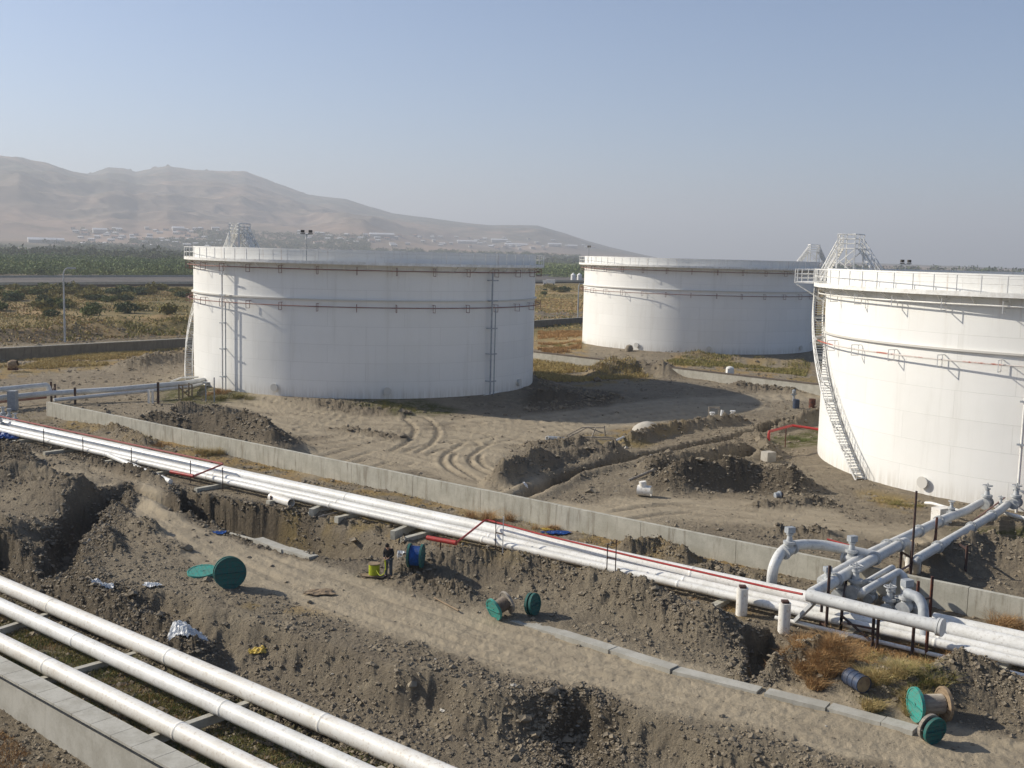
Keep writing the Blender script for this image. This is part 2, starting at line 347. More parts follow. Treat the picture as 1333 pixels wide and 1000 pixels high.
# (pixel line, width, height, roughness)
RIDGES = [([(565, 748), (640, 752), (720, 765), (800, 790), (880, 812), (925, 828)], 1.5, 1.05, .6),
          ([(-20, 596), (60, 604), (130, 612), (180, 632)], 1.7, 1.15, 1), ([(-40, 640), (40, 640), (90, 655)], 2.6, 1.3, .6),
          ([(110, 655), (190, 690), (250, 715)], 1.3, .55, .5), ([(-60, 700), (10, 722), (60, 745), (130, 772), (200, 798), (255, 820)], .95, 1.05, .9),
          ([(300, 868), (420, 905), (560, 975), (700, 1010)], .8, .4, .8), ([(-30, 690), (20, 700)], 1.5, .8, .6), ([(215, 690), (255, 700)], .9, .3, .5),
          ([(1050, 872), (1120, 895), (1185, 915)], 1.2, .75, .6), ([(1245, 905), (1300, 915), (1380, 940)], 1.5, 1.25, .6),
          ([(1225, 742), (1280, 732), (1350, 745), (1420, 770)], 1.5, 1.35, .5), ([(200, 560), (270, 562), (330, 572), (355, 585)], 2.0, 1.7, .7),
          ([(230, 548), (300, 548)], 1.6, 1.2, .8), ([(655, 628), (680, 618), (712, 606)], 1.2, 1.25, .7), ([(735, 602), (800, 594)], 1.0, .9, .8),
          ([(700, 582), (760, 578)], 1.4, .5, 1), ([(820, 575), (880, 560), (960, 550)], .9, .8, .9), ([(880, 636), (930, 632), (985, 630), (1030, 636)], 1.6, 1.5, .7),
          ([(850, 610), (920, 600), (960, 590)], 1.1, .7, .8), ([(985, 575), (1000, 596)], 1.2, .8, .8), ([(1000, 560), (1060, 548)], 1.2, .7, 1),
          ([(780, 488), (830, 486), (870, 490)], 1.8, 1.5, .9), ([(960, 505), (1060, 512)], 1.6, .7, 1), ([(700, 525), (740, 522)], 1.8, .8, 1),
          ([(818, 722), (860, 722), (890, 734)], .7, .8, .8), ([(925, 745), (990, 765)], .6, .35, 1), ([(990, 662), (1070, 655)], .8, .3, .8), ([(1020, 695), (1060, 700)], .7, .45, 1),
          ([(-200, 452), (0, 444), (120, 436), (245, 428)], 4, 1.5, 1), ([(150, 420), (240, 418)], 4, 1.2, 1), ([(690, 412), (760, 410)], 4, 1.0, 1),
          ([(170, 480), (240, 470)], 2.5, 1.2, .9), ([(100, 545), (140, 558), (190, 580)], .9, .5, 1), ([(430, 530), (520, 540)], 1.5, .5, 1), ([(560, 642), (610, 655)], .5, .3, 1),
          ([(140, 700), (150, 720)], .7, .3, .8), ([(530, 752), (600, 775)], .8, .35, 1), ([(200, 618), (215, 640)], 1, .5, .8),
          ([(850, 462), (960, 470), (1050, 478)], 3, .9, .7), ([(1060, 880), (1010, 880)], .7, .5, 1), ([(450, 560), (520, 572)], 1, .25, .8)]
# (pixel outline, depth, wall run)
PITS = [([(228, 636), (330, 660), (392, 668), (525, 692), (520, 724), (470, 728), (405, 724), (340, 706), (290, 688), (235, 664)], 2.6, .35),
        ([(722, 898), (772, 905), (792, 925), (790, 965), (765, 1000), (720, 1010), (712, 990), (728, 950)], 1.6, .5),
        ([(52, 745), (58, 700), (85, 668), (130, 645), (165, 640), (168, 655), (120, 690), (105, 735)], 1.6, .9),
        ([(-20, 705), (15, 715), (42, 735), (45, 745), (-20, 745)], .9, .7), ([(962, 832), (1005, 815), (1028, 842), (1000, 884), (972, 886)], 1.3, .6)]
# trenches: (line, half width, depth)
CUTS = [([(676, 646), (700, 636), (760, 614), (870, 588), (960, 570), (1050, 548)], .55, .95), ([(860, 618), (920, 607), (985, 592)], .5, .8), ([(700, 527), (800, 520)], .9, .35),
        ([(1100, 705), (1180, 712)], .4, .3), ([(165, 640), (215, 652), (240, 668)], .5, .7)]
DRY = [[(690, 470), (800, 480), (850, 495), (760, 503), (690, 492)], [(-300, 462), (0, 466), (245, 448), (245, 470), (0, 492), (-300, 500)], [(690, 430), (760, 430), (760, 470), (850, 480), (690, 470)],
       [(1060, 850), (1200, 850), (1240, 880), (1200, 900), (1060, 880)], [(380, 668), (520, 690), (600, 712), (600, 700), (380, 650)], [(540, 800), (330, 790), (400, 770)],
       [(560, 735), (600, 745), (900, 790), (960, 800), (950, 788), (600, 710)], [(830, 580), (740, 572), (840, 550), (900, 556)], [(1130, 640), (1180, 650), (1180, 665), (1140, 655)],
       [(90, 560), (400, 625), (700, 690), (1000, 760), (1000, 745), (700, 678), (350, 600), (90, 548)], [(900, 462), (1050, 478), (1060, 500), (830, 480)]]
GREEN = [[(-300, 680), (0, 792), (520, 1010), (260, 1010), (0, 872), (-300, 760)], [(1010, 575), (1065, 560), (1070, 580), (1020, 583)], [(480, 520), (600, 535), (540, 545), (460, 530)], [(1250, 690), (1333, 690), (1333, 715), (1250, 712)],
         [(220, 600), (330, 625), (300, 622), (240, 612)], [(215, 500), (350, 515), (330, 528), (215, 525)]]
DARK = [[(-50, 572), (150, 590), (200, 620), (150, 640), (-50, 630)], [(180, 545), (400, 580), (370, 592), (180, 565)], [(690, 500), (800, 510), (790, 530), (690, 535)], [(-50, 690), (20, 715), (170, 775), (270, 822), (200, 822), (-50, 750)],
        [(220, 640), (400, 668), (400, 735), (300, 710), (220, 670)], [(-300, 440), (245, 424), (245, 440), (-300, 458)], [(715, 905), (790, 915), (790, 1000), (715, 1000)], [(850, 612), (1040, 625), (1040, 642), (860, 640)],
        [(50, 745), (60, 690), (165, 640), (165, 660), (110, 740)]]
def soft_poly(X, Y, px, soft, z=0.0):
    P = pline(px, z); d, _, _ = pdist(X, Y, P, True); return np.where(inside(X, Y, P), 1, np.where(d < soft, 1 - d / soft, 0)) if soft > 0 else inside(X, Y, P).astype(float)
PIPE_A = at3(0, 543 + 7, .75); PIPE_B = at3(1333, 829 + 13, .75)
def land(X, Y, fine=True):
    """height and the four colour masks at X, Y"""
    X = np.asarray(X, float); Y = np.asarray(Y, float); R = np.hypot(X, Y)
    near = sstep(420, 240, R); z = np.zeros(X.shape)
    ed, es, _ = pdist(X, Y, EDGE); low = ed * es                      # positive below the slope
    wob = (fbm(X * .35, Y * .35, 3, 5) - .5) * 1.6
    lowm = sstep(0.1, 2.9, low + wob); lowm = sstep(0.0, 1.9, low + wob) * .8 + sstep(0, .7, low + wob - .2) * .2; z = z + LOW * lowm * (R < 200)
    rd, rs, ra = pdist(X, Y, ROAD[0]); wid = (.75 + .35 * sstep(5, 10, ra) + 2.1 * sstep(14, 34, ra)) * (.72 + .62 * fbm(X * .5, Y * .5, 4, 23))
    road = sstep(1.0, 0.55, rd / wid) * (1 - sstep(-.6, .6, low))
    z = z + (fbm(X * .08, Y * .08, 3, 1) - .5) * .5 * (1 - road) * sstep(2000, 300, R)
    rough = np.full(X.shape, .45)
    yard = np.zeros(X.shape); ruts = np.zeros(X.shape)
    for P in YARD_TRACKS:
        d, s, _ = pdist(X, Y, P); yard = np.maximum(yard, sstep(4.2, 2.0, d + 2 * (vnoise(X * .4, Y * .4, 4) - .5))); brk = sstep(.25, .5, vnoise(X * .22, Y * .22, 19 + len(P))); rt_ = np.exp(-((d - 1.05) / .22) ** 2); z = z - (R < 170) * brk * (.09 * rt_ - .05 * np.exp(-((d - 1.5) / .2) ** 2) - .04 * np.exp(-((d - .6) / .2) ** 2)); ruts = np.maximum(ruts, brk * rt_)
    flat = np.maximum(road, yard * .85)
    dark = np.zeros(X.shape); clod = np.zeros(X.shape)
    n_big = fbm(X * .38, Y * .38, 3, 11, .45)
    for px, wd, h, rg in RIDGES:
        P = pline(px); d, s, a = pdist(X, Y, P); dd = d / wd * (1 + (n_big - .5) * 1.2)
        g = np.maximum(0, 1 - dd * .62) ** 1.35 * (.55 + .9 * n_big); g = g * (1 - .8 * road * (wd < 2))
        z = z + h * g * 1.25; m = np.clip(g * 1.6, 0, 1); clod = np.maximum(clod, m * rg)
    flat = flat * (1 - np.clip(clod * 1.5, 0, 1))
    for px, dep, run in PITS:
        P = pline(px); d, _, _ = pdist(X, Y, P, True); ins = inside(X, Y, P)
        jag = (fbm(X * 1.8, Y * 1.8, 4, 31) - .5) * 1.3; di = np.where(ins, d, -d) + jag * .55
        g = sstep(-.05, run, di); z = z * (1 - .9 * g) - dep * g * (.92 + .1 * n_big); rough = rough * (1 - .4 * g)
        clod = np.maximum(clod, sstep(-.9, -.1, di) * (1 - g) * .6); flat = flat * (1 - sstep(-1.2, -.2, di))
    for px, hw, dep in CUTS:
        P = pline(px); d, _, _ = pdist(X, Y, P); d = d + (n_big - .5) * .5
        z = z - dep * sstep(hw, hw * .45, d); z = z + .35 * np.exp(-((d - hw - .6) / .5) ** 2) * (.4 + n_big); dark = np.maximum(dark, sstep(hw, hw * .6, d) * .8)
    for (c, r, b, t) in TANKS:
        d = np.hypot(X - c[0], Y - c[1]) - r; pad = b + .12 - np.clip(d - 1.2, 0, 9) * .16
        pad = np.maximum(pad, -5); k = sstep(6, 1.5, d); z = z * (1 - k) + np.maximum(z * k, pad) * k; rough = rough * (1 - .6 * sstep(3, 1, d)); z = np.where(d < 1.2, b + .1, z)
    # level run under the pipelines and along the wall
    a, b = np.array(PIPE_A[:2]), np.array(PIPE_B[:2]); u = (b - a) / np.linalg.norm(b - a); n = np.array([-u[1], u[0]])
    off = (X - a[0]) * n[0] + (Y - a[1]) * n[1]; al = (X - a[0]) * u[0] + (Y - a[1]) * u[1]
    k = sstep(3.0, 1.7, np.abs(off + .65)) * (al > -60) * (al < 130); z = z * (1 - k) + (.0 + (z - 0) * .12) * k; rough = rough * (1 - .3 * k)
    dry = np.zeros(X.shape); green = np.zeros(X.shape)
    for px in DRY: dry = np.maximum(dry, soft_poly(X, Y, px, 1.2))
    for i, px in enumerate(GREEN): green = np.maximum(green, soft_poly(X, Y, px, 1.0, LOW if i == 0 else 0))
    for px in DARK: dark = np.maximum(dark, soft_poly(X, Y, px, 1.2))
    dry = dry * sstep(.40, .52, fbm(X * .5, Y * .5, 3, 77)) * (1 - .7 * clod); k2 = sstep(0, 2, low)
    # beyond the works: dry steppe, then fields
    far = sstep(185, 215, R + (fbm(X * .03, Y * .03, 3, 3) - .5) * 40); wx = sstep(30, 120, X) * 0
    dry = np.maximum(dry, far * (fbm(X * .02, Y * .035, 4, 8) > .40) * .9); green = np.maximum(green, far * sstep(.50, .62, fbm(X * .015, Y * .03, 4, 21)) * .8)
    z = z + far * near * (fbm(X * .1, Y * .1, 3, 9) - .5) * 1.0
    if fine:
        n = fbm(X * 1.3, Y * 1.3, 4, 41, .55); cl = fbm(X * 3.1, Y * 3.1, 4, 51, .6); cl2 = np.abs(fbm(X * 6.5, Y * 6.5, 3, 61, .6) - .5)
        amp = (1 - flat * .88) * (rough * .55 + clod * 1.0) * sstep(240, 130, R)
        z = z + amp * ((n - .5) * .42 + (cl - .5) * .42 + (.18 - cl2) * .40)
        # gullies raked down the cut faces
        slope = lowm * (1 - lowm) * 4; z = z + slope * (fbm(X * 1.6, Y * 1.2, 5, 71, .6, True) - .5) * .42 * (R < 90)
        z = z - flat * np.abs(fbm(rd * 1.6, ra * .12, 3, 81) - .5) * .16 * (R < 160); z = z - road * .10 * (np.exp(-((rd - .9) / .28) ** 2) * vnoise(ra * .3, rd * 0, 5) + np.exp(-((rd - 1.7) / .22) ** 2) * vnoise(ra * .25, rd * 0, 6)) + road * (cl - .5) * .10
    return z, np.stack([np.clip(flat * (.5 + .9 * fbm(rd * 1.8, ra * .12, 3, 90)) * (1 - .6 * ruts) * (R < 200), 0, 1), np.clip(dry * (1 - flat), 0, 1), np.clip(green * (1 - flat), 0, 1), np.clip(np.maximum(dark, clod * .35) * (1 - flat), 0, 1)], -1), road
def hz(x, y): return float(land(np.array([x]), np.array([y]), False)[0][0])
def grid_mesh(name, Rr, Az, zf, mat, part=None):
    A, Rg = np.meshgrid(Az, Rr); X = Rg * np.sin(A); Y = Rg * np.cos(A); z, mk, rd = zf(X, Y)
    nr, na = X.shape; v = np.stack([X, Y, z], -1).reshape(-1, 3); idx = np.arange(nr * na).reshape(nr, na)
    f = np.stack([idx[:-1, :-1], idx[:-1, 1:], idx[1:, 1:], idx[1:, :-1]], -1).reshape(-1, 4)[:, ::-1]
    rm = rd.reshape(-1)[f].mean(1) > .5; res = []
    for nm, sel in ((name, ~rm), ('dirt_road', rm)):
        if not sel.any(): continue
        ff = f[sel]; used, inv = np.unique(ff, return_inverse=True); ff = inv.reshape(ff.shape)
        o = mesh_np(nm, v[used], ff, mat, None, True); me = o.data
        ca = me.color_attributes.new('mask', 'FLOAT_COLOR', 'POINT'); ca.data.foreach_set('color', mk.reshape(-1, 4)[used].astype(np.float32).ravel())
        o['kind'] = 'structure'; res.append(o)
    return res
q = np.linspace(1 / 14.0, 1 / 520.0, 980); Rr = np.concatenate([1 / q, np.geomspace(540, 15000, 60)])
Az = np.radians(np.concatenate([np.linspace(-75, -31, 90)[:-1], np.linspace(-31, 31, 1080), np.linspace(31, 75, 90)[1:]]))
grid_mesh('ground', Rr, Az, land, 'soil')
# ------------------------------------------------------------------ hills
RIDGE = [(-900, 215), (-500, 200), (-200, 218), (0, 213), (22, 212), (60, 219), (90, 225), (117, 228), (141, 220), (162, 221), (177, 225.5), (219, 217.5), (255, 222), (290, 223), (318, 224.5), (345, 233), (360, 238.5), (400, 252), (450, 258),
         (480, 268), (510, 276), (540, 280), (600, 288), (640, 292), (700, 292), (735, 301), (765, 311), (795, 319), (830, 327), (870, 335), (1100, 338), (1333, 346), (1700, 352), (2400, 380)]
ra_ = np.array([az_of(x, y) for x, y in RIDGE]); rh_ = np.array([max((331 + (x - 666.5) * .0253 - y), 0) * 6500 / F for x, y in RIDGE])
def hillf(X, Y):
    R = np.hypot(X, Y); A = np.arctan2(X, Y); top = np.interp(A, ra_, rh_)
    wob = (fbm(X / 1500, Y / 1500, 3, 13) - .5); top = top * (1 + .05 * (fbm(A * 30, A * 0 + 3, 4, 17) - .5) * sstep(5200, 6500, R)); t = np.clip((R - 2100 - wob * 900) / (6500 - 2100), 0, 1)
    base = top * (t ** 1.55); n = fbm(X / 1100, Y / 1100, 6, 33, .50, True); n2 = fbm(X / 2100, Y / 2100, 3, 43)
    env = np.sin(np.clip(t, 0, 1) * PI) ** .8
    z = base + env * np.minimum(top * .42, 150) * (n - .62) * 1.7 * sstep(.12, .5, t) + env * np.minimum(top * .4, 110) * (n2 - .5)
    z = np.where(R > 6500, top * (1 - (R - 6500) / 4500), z); z = z - 6 * (t <= 0.001) + .0
    up_ = sstep(.45, .85, t + (n2 - .5) * .5); tree = sstep(.20, .03, t) * .9
    return z + 1.0, np.stack([t, tree, up_, np.zeros(t.shape)], -1), np.zeros(X.shape)
Rh = np.concatenate([np.linspace(1700, 6500, 330), np.linspace(6560, 9500, 24)]); Ah = np.radians(np.linspace(-62, 40, 900))
ob = grid_mesh('hills', Rh, Ah, hillf, 'hill_soil')
# ------------------------------------------------------------------ storage tanks
def make_tank(center, R, base, H, label, stair, gauge, TK, risers, floods, ringmats, side=1):
    a0 = math.atan2(-center[1], -center[0])
    t = thing('storage_tank', label, 'storage tank', (center[0], center[1], base), a0, 'white floating roof storage tanks')
    def P(phi, r, z): q = math.radians(phi); return V(r * math.cos(q), -r * math.sin(q), z)
    n = 192; zg = H - 1.3; BW = .05
    # shell with a real wall thickness and a UV in metres
    vs, fs = [], []
    prof = [(R, -.35), (R, H), (R - .06, H), (R - .06, H - 3.2)]
    m = MB(); m.lathe(prof, n); sh = m.build('shell', 'tank_paint', t, True, 30)
    uv = sh.data.uv_layers.new(name='uv'); L = len(prof)
    for p in sh.data.polygons:
        ks = [sh.data.loops[i].vertex_index % n for i in p.loop_indices]; wrap = max(ks) - min(ks) > 2
        for i in p.loop_indices:
            vi = sh.data.loops[i].vertex_index; k = vi % n
            if wrap and k == 0: k = n
            uv.data[i].uv = (k / n * 2 * PI * R, sh.data.vertices[vi].co.z)
    # lathe frame around z: winding start differs, harmless
    MB().lathe([(.01, H - 2.5), (R - .25, H - 2.7), (R - .08, H - 2.7), (R - .08, H - 3.1), (.01, H - 3.1)], 96).build('floating_roof', 'roof_deck', t)
    MB().lathe([(R + .02, -.9), (R + .45, -.9), (R + .45, -.05), (R + .4, .02), (R + .02, .02)], 128).build('foundation_ring', 'concrete_pale', t)
    g = MB().lathe([(R + .003, zg - .06), (R + .98, zg - .06), (R + .98, zg - .2), (R + 1.03, zg - .2), (R + 1.03, zg + .12), (R + .98, zg + .12), (R + .98, zg), (R + .003, zg)], n)
    for k in range(54):
        a = k * 360 / 54; g.bar(P(a, R + .02, zg - .75), P(a, R + .9, zg - .12), .05, .09)
    g.build('wind_girder', 'rail_white', t, True, 30)
    MB().lathe([(R + .003, H - 5.22), (R + .22, H - 5.22), (R + .22, H - 5.08), (R + .003, H - 5.08)], n).build('stiffening_ring', 'tank_paint', t)
    rl = MB()
    for k in range(80):
        a = k * 4.5; rl.bar(P(a, R + 1.0, zg), P(a, R + 1.0, H - .1), .06, .06)
    for z, rr in ((H - .1, .032), (H - .65, .022)): rl.tube([P(k * 2.5, R + 1.0, z) for k in range(144)], rr, 6, True)
    rl.build('railing', 'rail_white', t)
    for z, mt in zip((H - 2.05, H - 5.85), ringmats):
        m = MB().tube([P(k * 2.5, R + .62, z) for k in range(144)], .055, 8, True)
        m.build('cooling_pipe', mt, t)
        for k in range(32):
            a = k * 11.25 + 3; h = .62; b = MB()
            b.bar(P(a, R + .02, z + .3), P(a, R + .82, z + .3), BW); b.bar(P(a, R + .82, z + .32), P(a, R + .82, z - .5), BW)
            b.bar(P(a, R + .82, z - .47), P(a, R + .25, z - .47), BW); b.bar(P(a, R + .25, z - .5), P(a, R + .25, z + .3), BW)
            b.build('pipe_bracket', 'rail_white' if ringmats[0] == 'pipe_white' else 'red_faded', t, False)
    for phi, m1, m2, zz in risers:
        b = MB().tube([P(phi, R + .62, -.2), P(phi, R + .62, zz)], .09, 10); rp = b.build('riser_pipe', m1, t)
        b2 = MB().tube([P(phi - 1.6, R + .62, -.2), P(phi - 1.6, R + .62, H - 5.9)], .06, 8); b2.build('riser_pipe', m2, t)
        for z in (1.6, 4.6, 7.4, 10.4, 12.6):
            MB().bar(P(phi + .5, R, z), P(phi + .5, R + .8, z), .1, .08).bar(P(phi + .7, R + .78, z), P(phi - 2.0, R + .78, z), .08, .12).build('riser_clamp', 'grey_paint', t)
    # spiral stair
    if stair:
        p0, p1 = stair; N = 74; zt = zg; st = MB(); tr = MB(); hr = MB(); r0, r1 = R + .2, R + 1.0
        def f(i): return p0 + (p1 - p0) * i / N, zt * i / N
        lm = range(33, 36)
        for i in range(N + 1):
            a, z = f(i); c = P(a, (r0 + r1) / 2, z); rz = -math.radians(a)
            tr.box(c, (r1 - r0, .27, .04), rz)
        for r in (r0, r1): st.tube([P(f(i)[0], r, f(i)[1]) for i in range(0, N + 1, 2)], .07, 4)
        for zz, rr in ((1.05, .03), (.55, .022)):
            hr.tube([P(f(i)[0], r1, f(i)[1] + zz) for i in range(0, N + 1, 2)], rr, 6)
        hr.tube([P(f(i)[0], r0, f(i)[1] + 1.05) for i in range(0, 30, 2)], .025, 6)
        for i in range(0, N + 1, 4):
            a, z = f(i); hr.bar(P(a, r1, z), P(a, r1, z + 1.05), .045)
            if i < 30: hr.bar(P(a, r0, z), P(a, r0, z + 1.05), .04)
            if i % 8 == 4: st.bar(P(a, R, z - .9), P(a, r1, z - .12), .07).bar(P(a, R, z - .12), P(a, r1, z - .12), .07)
        so_ = st.build('staircase', 'rail_white', t, False); tr.build('stair_treads', 'galvanised', so_, False); hr.build('handrail', 'rail_white', so_)
        # landing at the head of the stair
        ld = MB(); A = (p1 + gauge) / 2; W_ = abs(gauge - p1) / 2 + 4.2; n_l = 8
        for j in range(n_l): a_ = A - W_ + (j + .5) * 2 * W_ / n_l; ld.box(P(a_, R + 1.85, zg + .02 + .002 * (j % 2)), (1.6, 2 * W_ / n_l * PI / 180 * (R + 2.6) + .02, .1), -math.radians(a_))
        for dt in (-W_, W_): ld.bar(P(A + dt, R + .1, zg - 1.5), P(A + dt, R + 2.5, zg - .1), .1)
        lo = ld.build('stair_landing', 'rail_white', t, False); lr = MB()
        cn = [P(A - W_, R + 1.1, 0)] + [P(A - W_ + 2 * W_ * j / 5, R + 2.63, 0) for j in range(6)] + [P(A + W_, R + 1.1, 0)]
        for zz in (1.15, .75, .4): lr.tube([c + V(0, 0, zg + zz) for c in cn], .03, 6)
        for c in cn: lr.bar(c + V(0, 0, zg), c + V(0, 0, zg + 1.15), .055)
        lr.build('landing_rail', 'rail_white', lo)
    # gauger's platform over the rim with its stair and the rolling ladder down to the roof
    A = gauge; er = P(A, 1, 0); et = V(er.y, -er.x, 0) * side; o = er * (R - .3); zf = H + 1.75
    gp = MB(); rz = -math.radians(A); gp.box(o + V(0, 0, zf), (1.7, 2.2, .09), rz); lg = MB(); pr = MB()
    for x in (-.8, .8):
        for y in (-1.05, 1.05):
            c = o + er * x + et * y; lg.bar(c + V(0, 0, zg - .6 if x > 0 else H - 2.5), c + V(0, 0, zf), .11 * TK)
            pr.bar(c + V(0, 0, zf), c + V(0, 0, zf + 1.25), .09 * TK)
    for y in (-1.05, 1.05): lg.bar(o + er * .8 + et * y + V(0, 0, zf - 1.4), o - er * .8 + et * y + V(0, 0, zf - .1), .07); lg.bar(o - er * .8 + et * y + V(0, 0, zf - 2.2), o + er * .8 + et * y + V(0, 0, zf - .9), .07)
    for q in (0,): pr.bar(o + er * .8 + V(0, 0, zf), o + er * .8 + V(0, 0, zf + 1.25), .06); pr.bar(o - er * .8 + V(0, 0, zf), o - er * .8 + V(0, 0, zf + 1.25), .06)
    for zz in (1.25, .85, .45):
        pr.tube([o + er * x + et * y + V(0, 0, zf + zz) for x, y in ((-.8, 1.05), (-.8, -1.05), (.8, -1.05), (.8, 1.05))], .05 * TK, 6, True)
    gpo = gp.build('gauge_platform', 'rail_white', t, False); lg.build('leg', 'rail_white', gpo, False); pr.build('platform_rail', 'rail_white', gpo)
    sa = MB(); b0 = o + er * 2.5 + V(0, 0, zg + .1); b1 = o + er * .85 + V(0, 0, zf)
    for k in (-.38, .38):
        sa.bar(b0 + et * k, b1 + et * k, .07, .16 * TK); 
        for hh in (.95, .5): sa.tube([b0 + et * k + V(0, 0, hh), b1 + et * k + V(0, 0, hh + .25)], .045 * TK, 6)
        for j in range(5): c = b0.lerp(b1, j / 4) + et * k; sa.bar(c, c + V(0, 0, 1.05), .07 * TK)
    for j in range(1, 13): c = b0.lerp(b1, j / 13); sa.bar(c - et * .38, c + et * .38, .18, .03)
    sa.build('access_stair', 'rail_white', t, False)
    la = MB(); b0 = o - er * .9 + V(0, 0, zf); b1 = o - er * 3.3 + V(0, 0, H - 1.6)
    for k in (-.42, .42):
        la.bar(b0 + et * k, b1 + et * k, .07, .16)
        for hh in (1.0, .5): la.tube([b0 + et * k + V(0, 0, hh), b1 + et * k + V(0, 0, hh)], .04 * TK, 6)
        for j in range(9): c = b0.lerp(b1, j / 8) + et * k; la.bar(c, c + V(0, 0, 1.0), .05 * TK)
    for j in range(1, 18): c = b0.lerp(b1, j / 18); la.bar(c - et * .42, c + et * .42, .2, .03)
    la.build('rolling_ladder', 'rail_white', t, False)
    for phi, hgt in floods:
        c = P(phi, R + .95, 0); b = MB().tube([c + V(0, 0, zg), c + V(0, 0, H + hgt)], .045, 6); e_t = P(phi + 90, 1, 0)
        b.bar(c - e_t * .55 + V(0, 0, H + hgt), c + e_t * .55 + V(0, 0, H + hgt), .06); fo = b.build('floodlight', 'grey_paint', t)
        for s in (-.42, .42):
            e = P(phi, 1, 0); MB().box(c + e_t * s + V(0, 0, H + hgt + .28) , (.16, .36, .27), -math.radians(phi)).box(c + e_t * s + V(0, 0, H + hgt + .05), (.08, .5, .08), -math.radians(phi)).build('lamp', 'lamp_black', fo)
    for phi in (-6, 28, -58):
        e = P(phi, 1, 0); MB().disc(P(phi, R + .12, .95), e, .34, .24, 20).disc(P(phi, R + .26, .95), e, .42, .05, 20).build('manhole', 'tank_paint', t)
    return t
(c1, R1, b1_, t1), (c2, R2, b2_, t2), (c3, R3, b3_, t3) = TANKS
make_tank(c1, R1, b1_, 15.5, 'big white tank at left with brown pipe rings and twin lamps on its rim', (78, 117), 125, 1.7, [(47.5, 'pipe_white', 'grey_paint', 13.4), (-40, 'grey_paint', 'grey_paint', 13.4)], [(17, 1.5)], ('red_faded', 'red_faded'))
make_tank(c2, R2, b2_, 15.5, 'farthest white tank, standing behind the low wall with the dark coping', None, -97, 1.5, [(-72, 'red_faded', 'rust', 13.4)], [(62, 1.4)], ('red_faded', 'red_faded'), -1)
make_tank(c3, R3, b3_, 15.5, 'nearest white tank cut off by the right edge, its spiral stair in view', (43, 84), 101, 1.15, [(9.5, 'pipe_white', 'red_paint', 13.4)], [(130, .5)], ('pipe_white', 'red_worn'))
# ------------------------------------------------------------------ walls
def wall_obj(name, pts, h, th, mat, label, cat, cop=None, copmat=None, below=.8, joints=0, group=None):
    """pts: ground line as (x, y, ztop)"""
    root = thing(name, label, cat, (pts[0][0], pts[0][1], 0), 0, group); o = V(pts[0][0], pts[0][1], 0)
    m = MB(); c = MB()
    for i in range(len(pts) - 1):
        a, b = V(*pts[i]), V(*pts[i + 1]); L = (b - a).length; k = max(1, int(round(L / joints))) if joints else 1
        for j in range(k):
            p, q = a.lerp(b, j / k), a.lerp(b, (j + 1) / k); d = (q - p).normalized(); g = .012 if joints else 0
            zt = p.z + (random.uniform(-.012, .012) if joints else 0); hh = h + below
            pc, qc = V(p.x, p.y, zt - hh / 2) + d * g, V(q.x, q.y, zt - hh / 2) - d * g
            m.bar(pc - o, qc - o, th, hh)
        if cop: c.bar(a - o + V(0, 0, cop / 2 + .003), b - o + V(0, 0, cop / 2 + .003), th + .12, cop)
    m.build('wall_panels' if cop else 'wall_body', mat, root, False)
    if cop: c.build('coping', copmat, root, False)
    return root
wt = [at3(62, 523, 1.35), at3(1333, 779, 1.35)]; dW = (wt[1] - wt[0]).normalized(); wt[1] = wt[1] + dW * 45
wall_obj('concrete_wall', wt, 1.35, .28, 'concrete', 'long streaked concrete wall running behind the white pipeline across the yard', 'wall', joints=6.0)
we = [wt[0], wt[0] + V(-2.2, 6.5, -.0)]
ww = [at3(560, 436, 1.3), at3(692, 458, 1.3), at3(850, 476, 1.25), at3(1075, 502, 1.25), at3(1333, 535, 1.25), at3(1700, 590, 1.2)]
wall_obj('concrete_wall', ww, 1.25, .3, 'concrete_pale', 'low pale wall with a dark coping in front of the farthest tank', 'wall', .14, 'coping_dark')
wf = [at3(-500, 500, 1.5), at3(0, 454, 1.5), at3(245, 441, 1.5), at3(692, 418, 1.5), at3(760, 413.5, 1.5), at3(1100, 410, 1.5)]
wall_obj('concrete_wall', wf, 1.5, .35, 'concrete_shaded', 'shaded perimeter wall with a pale top beyond the tank on the left', 'wall', .1, 'concrete_pale')  # body colour darkened to carry the shade of the near face
# channel wall at the lower left, wide coping
cw = [at3(-260, 742 + 8, -.25), at3(0, 878, -.25), at3(219, 1000, -.25), at3(500, 1156, -.25)]
cw = [cw[1] + (cw[1] - cw[2]).normalized() * 14, cw[2] + (cw[2] - cw[1]).normalized() * 12]
r_ = wall_obj('channel_wall', cw, 1.2, .42, 'concrete_pale', 'thick channel wall with a broad top at the lower left corner', 'wall', joints=0)
dC = (cw[1] - cw[0]).normalized(); nC = V(-dC.y, dC.x, 0); k = int((cw[1] - cw[0]).length / 1.25); m = MB()
for j in range(k):
    p = cw[0] + dC * (j * 1.25 + .012) - cw[0]; m.bar(p + V(0, 0, .05) + nC * .06, p + dC * 1.226 + V(0, 0, .05) + nC * .06, .86, .09 )
m.build('coping_slabs', 'concrete_pale', r_, False)
def ztop(x, y, r=0.0): return hz(x, y)
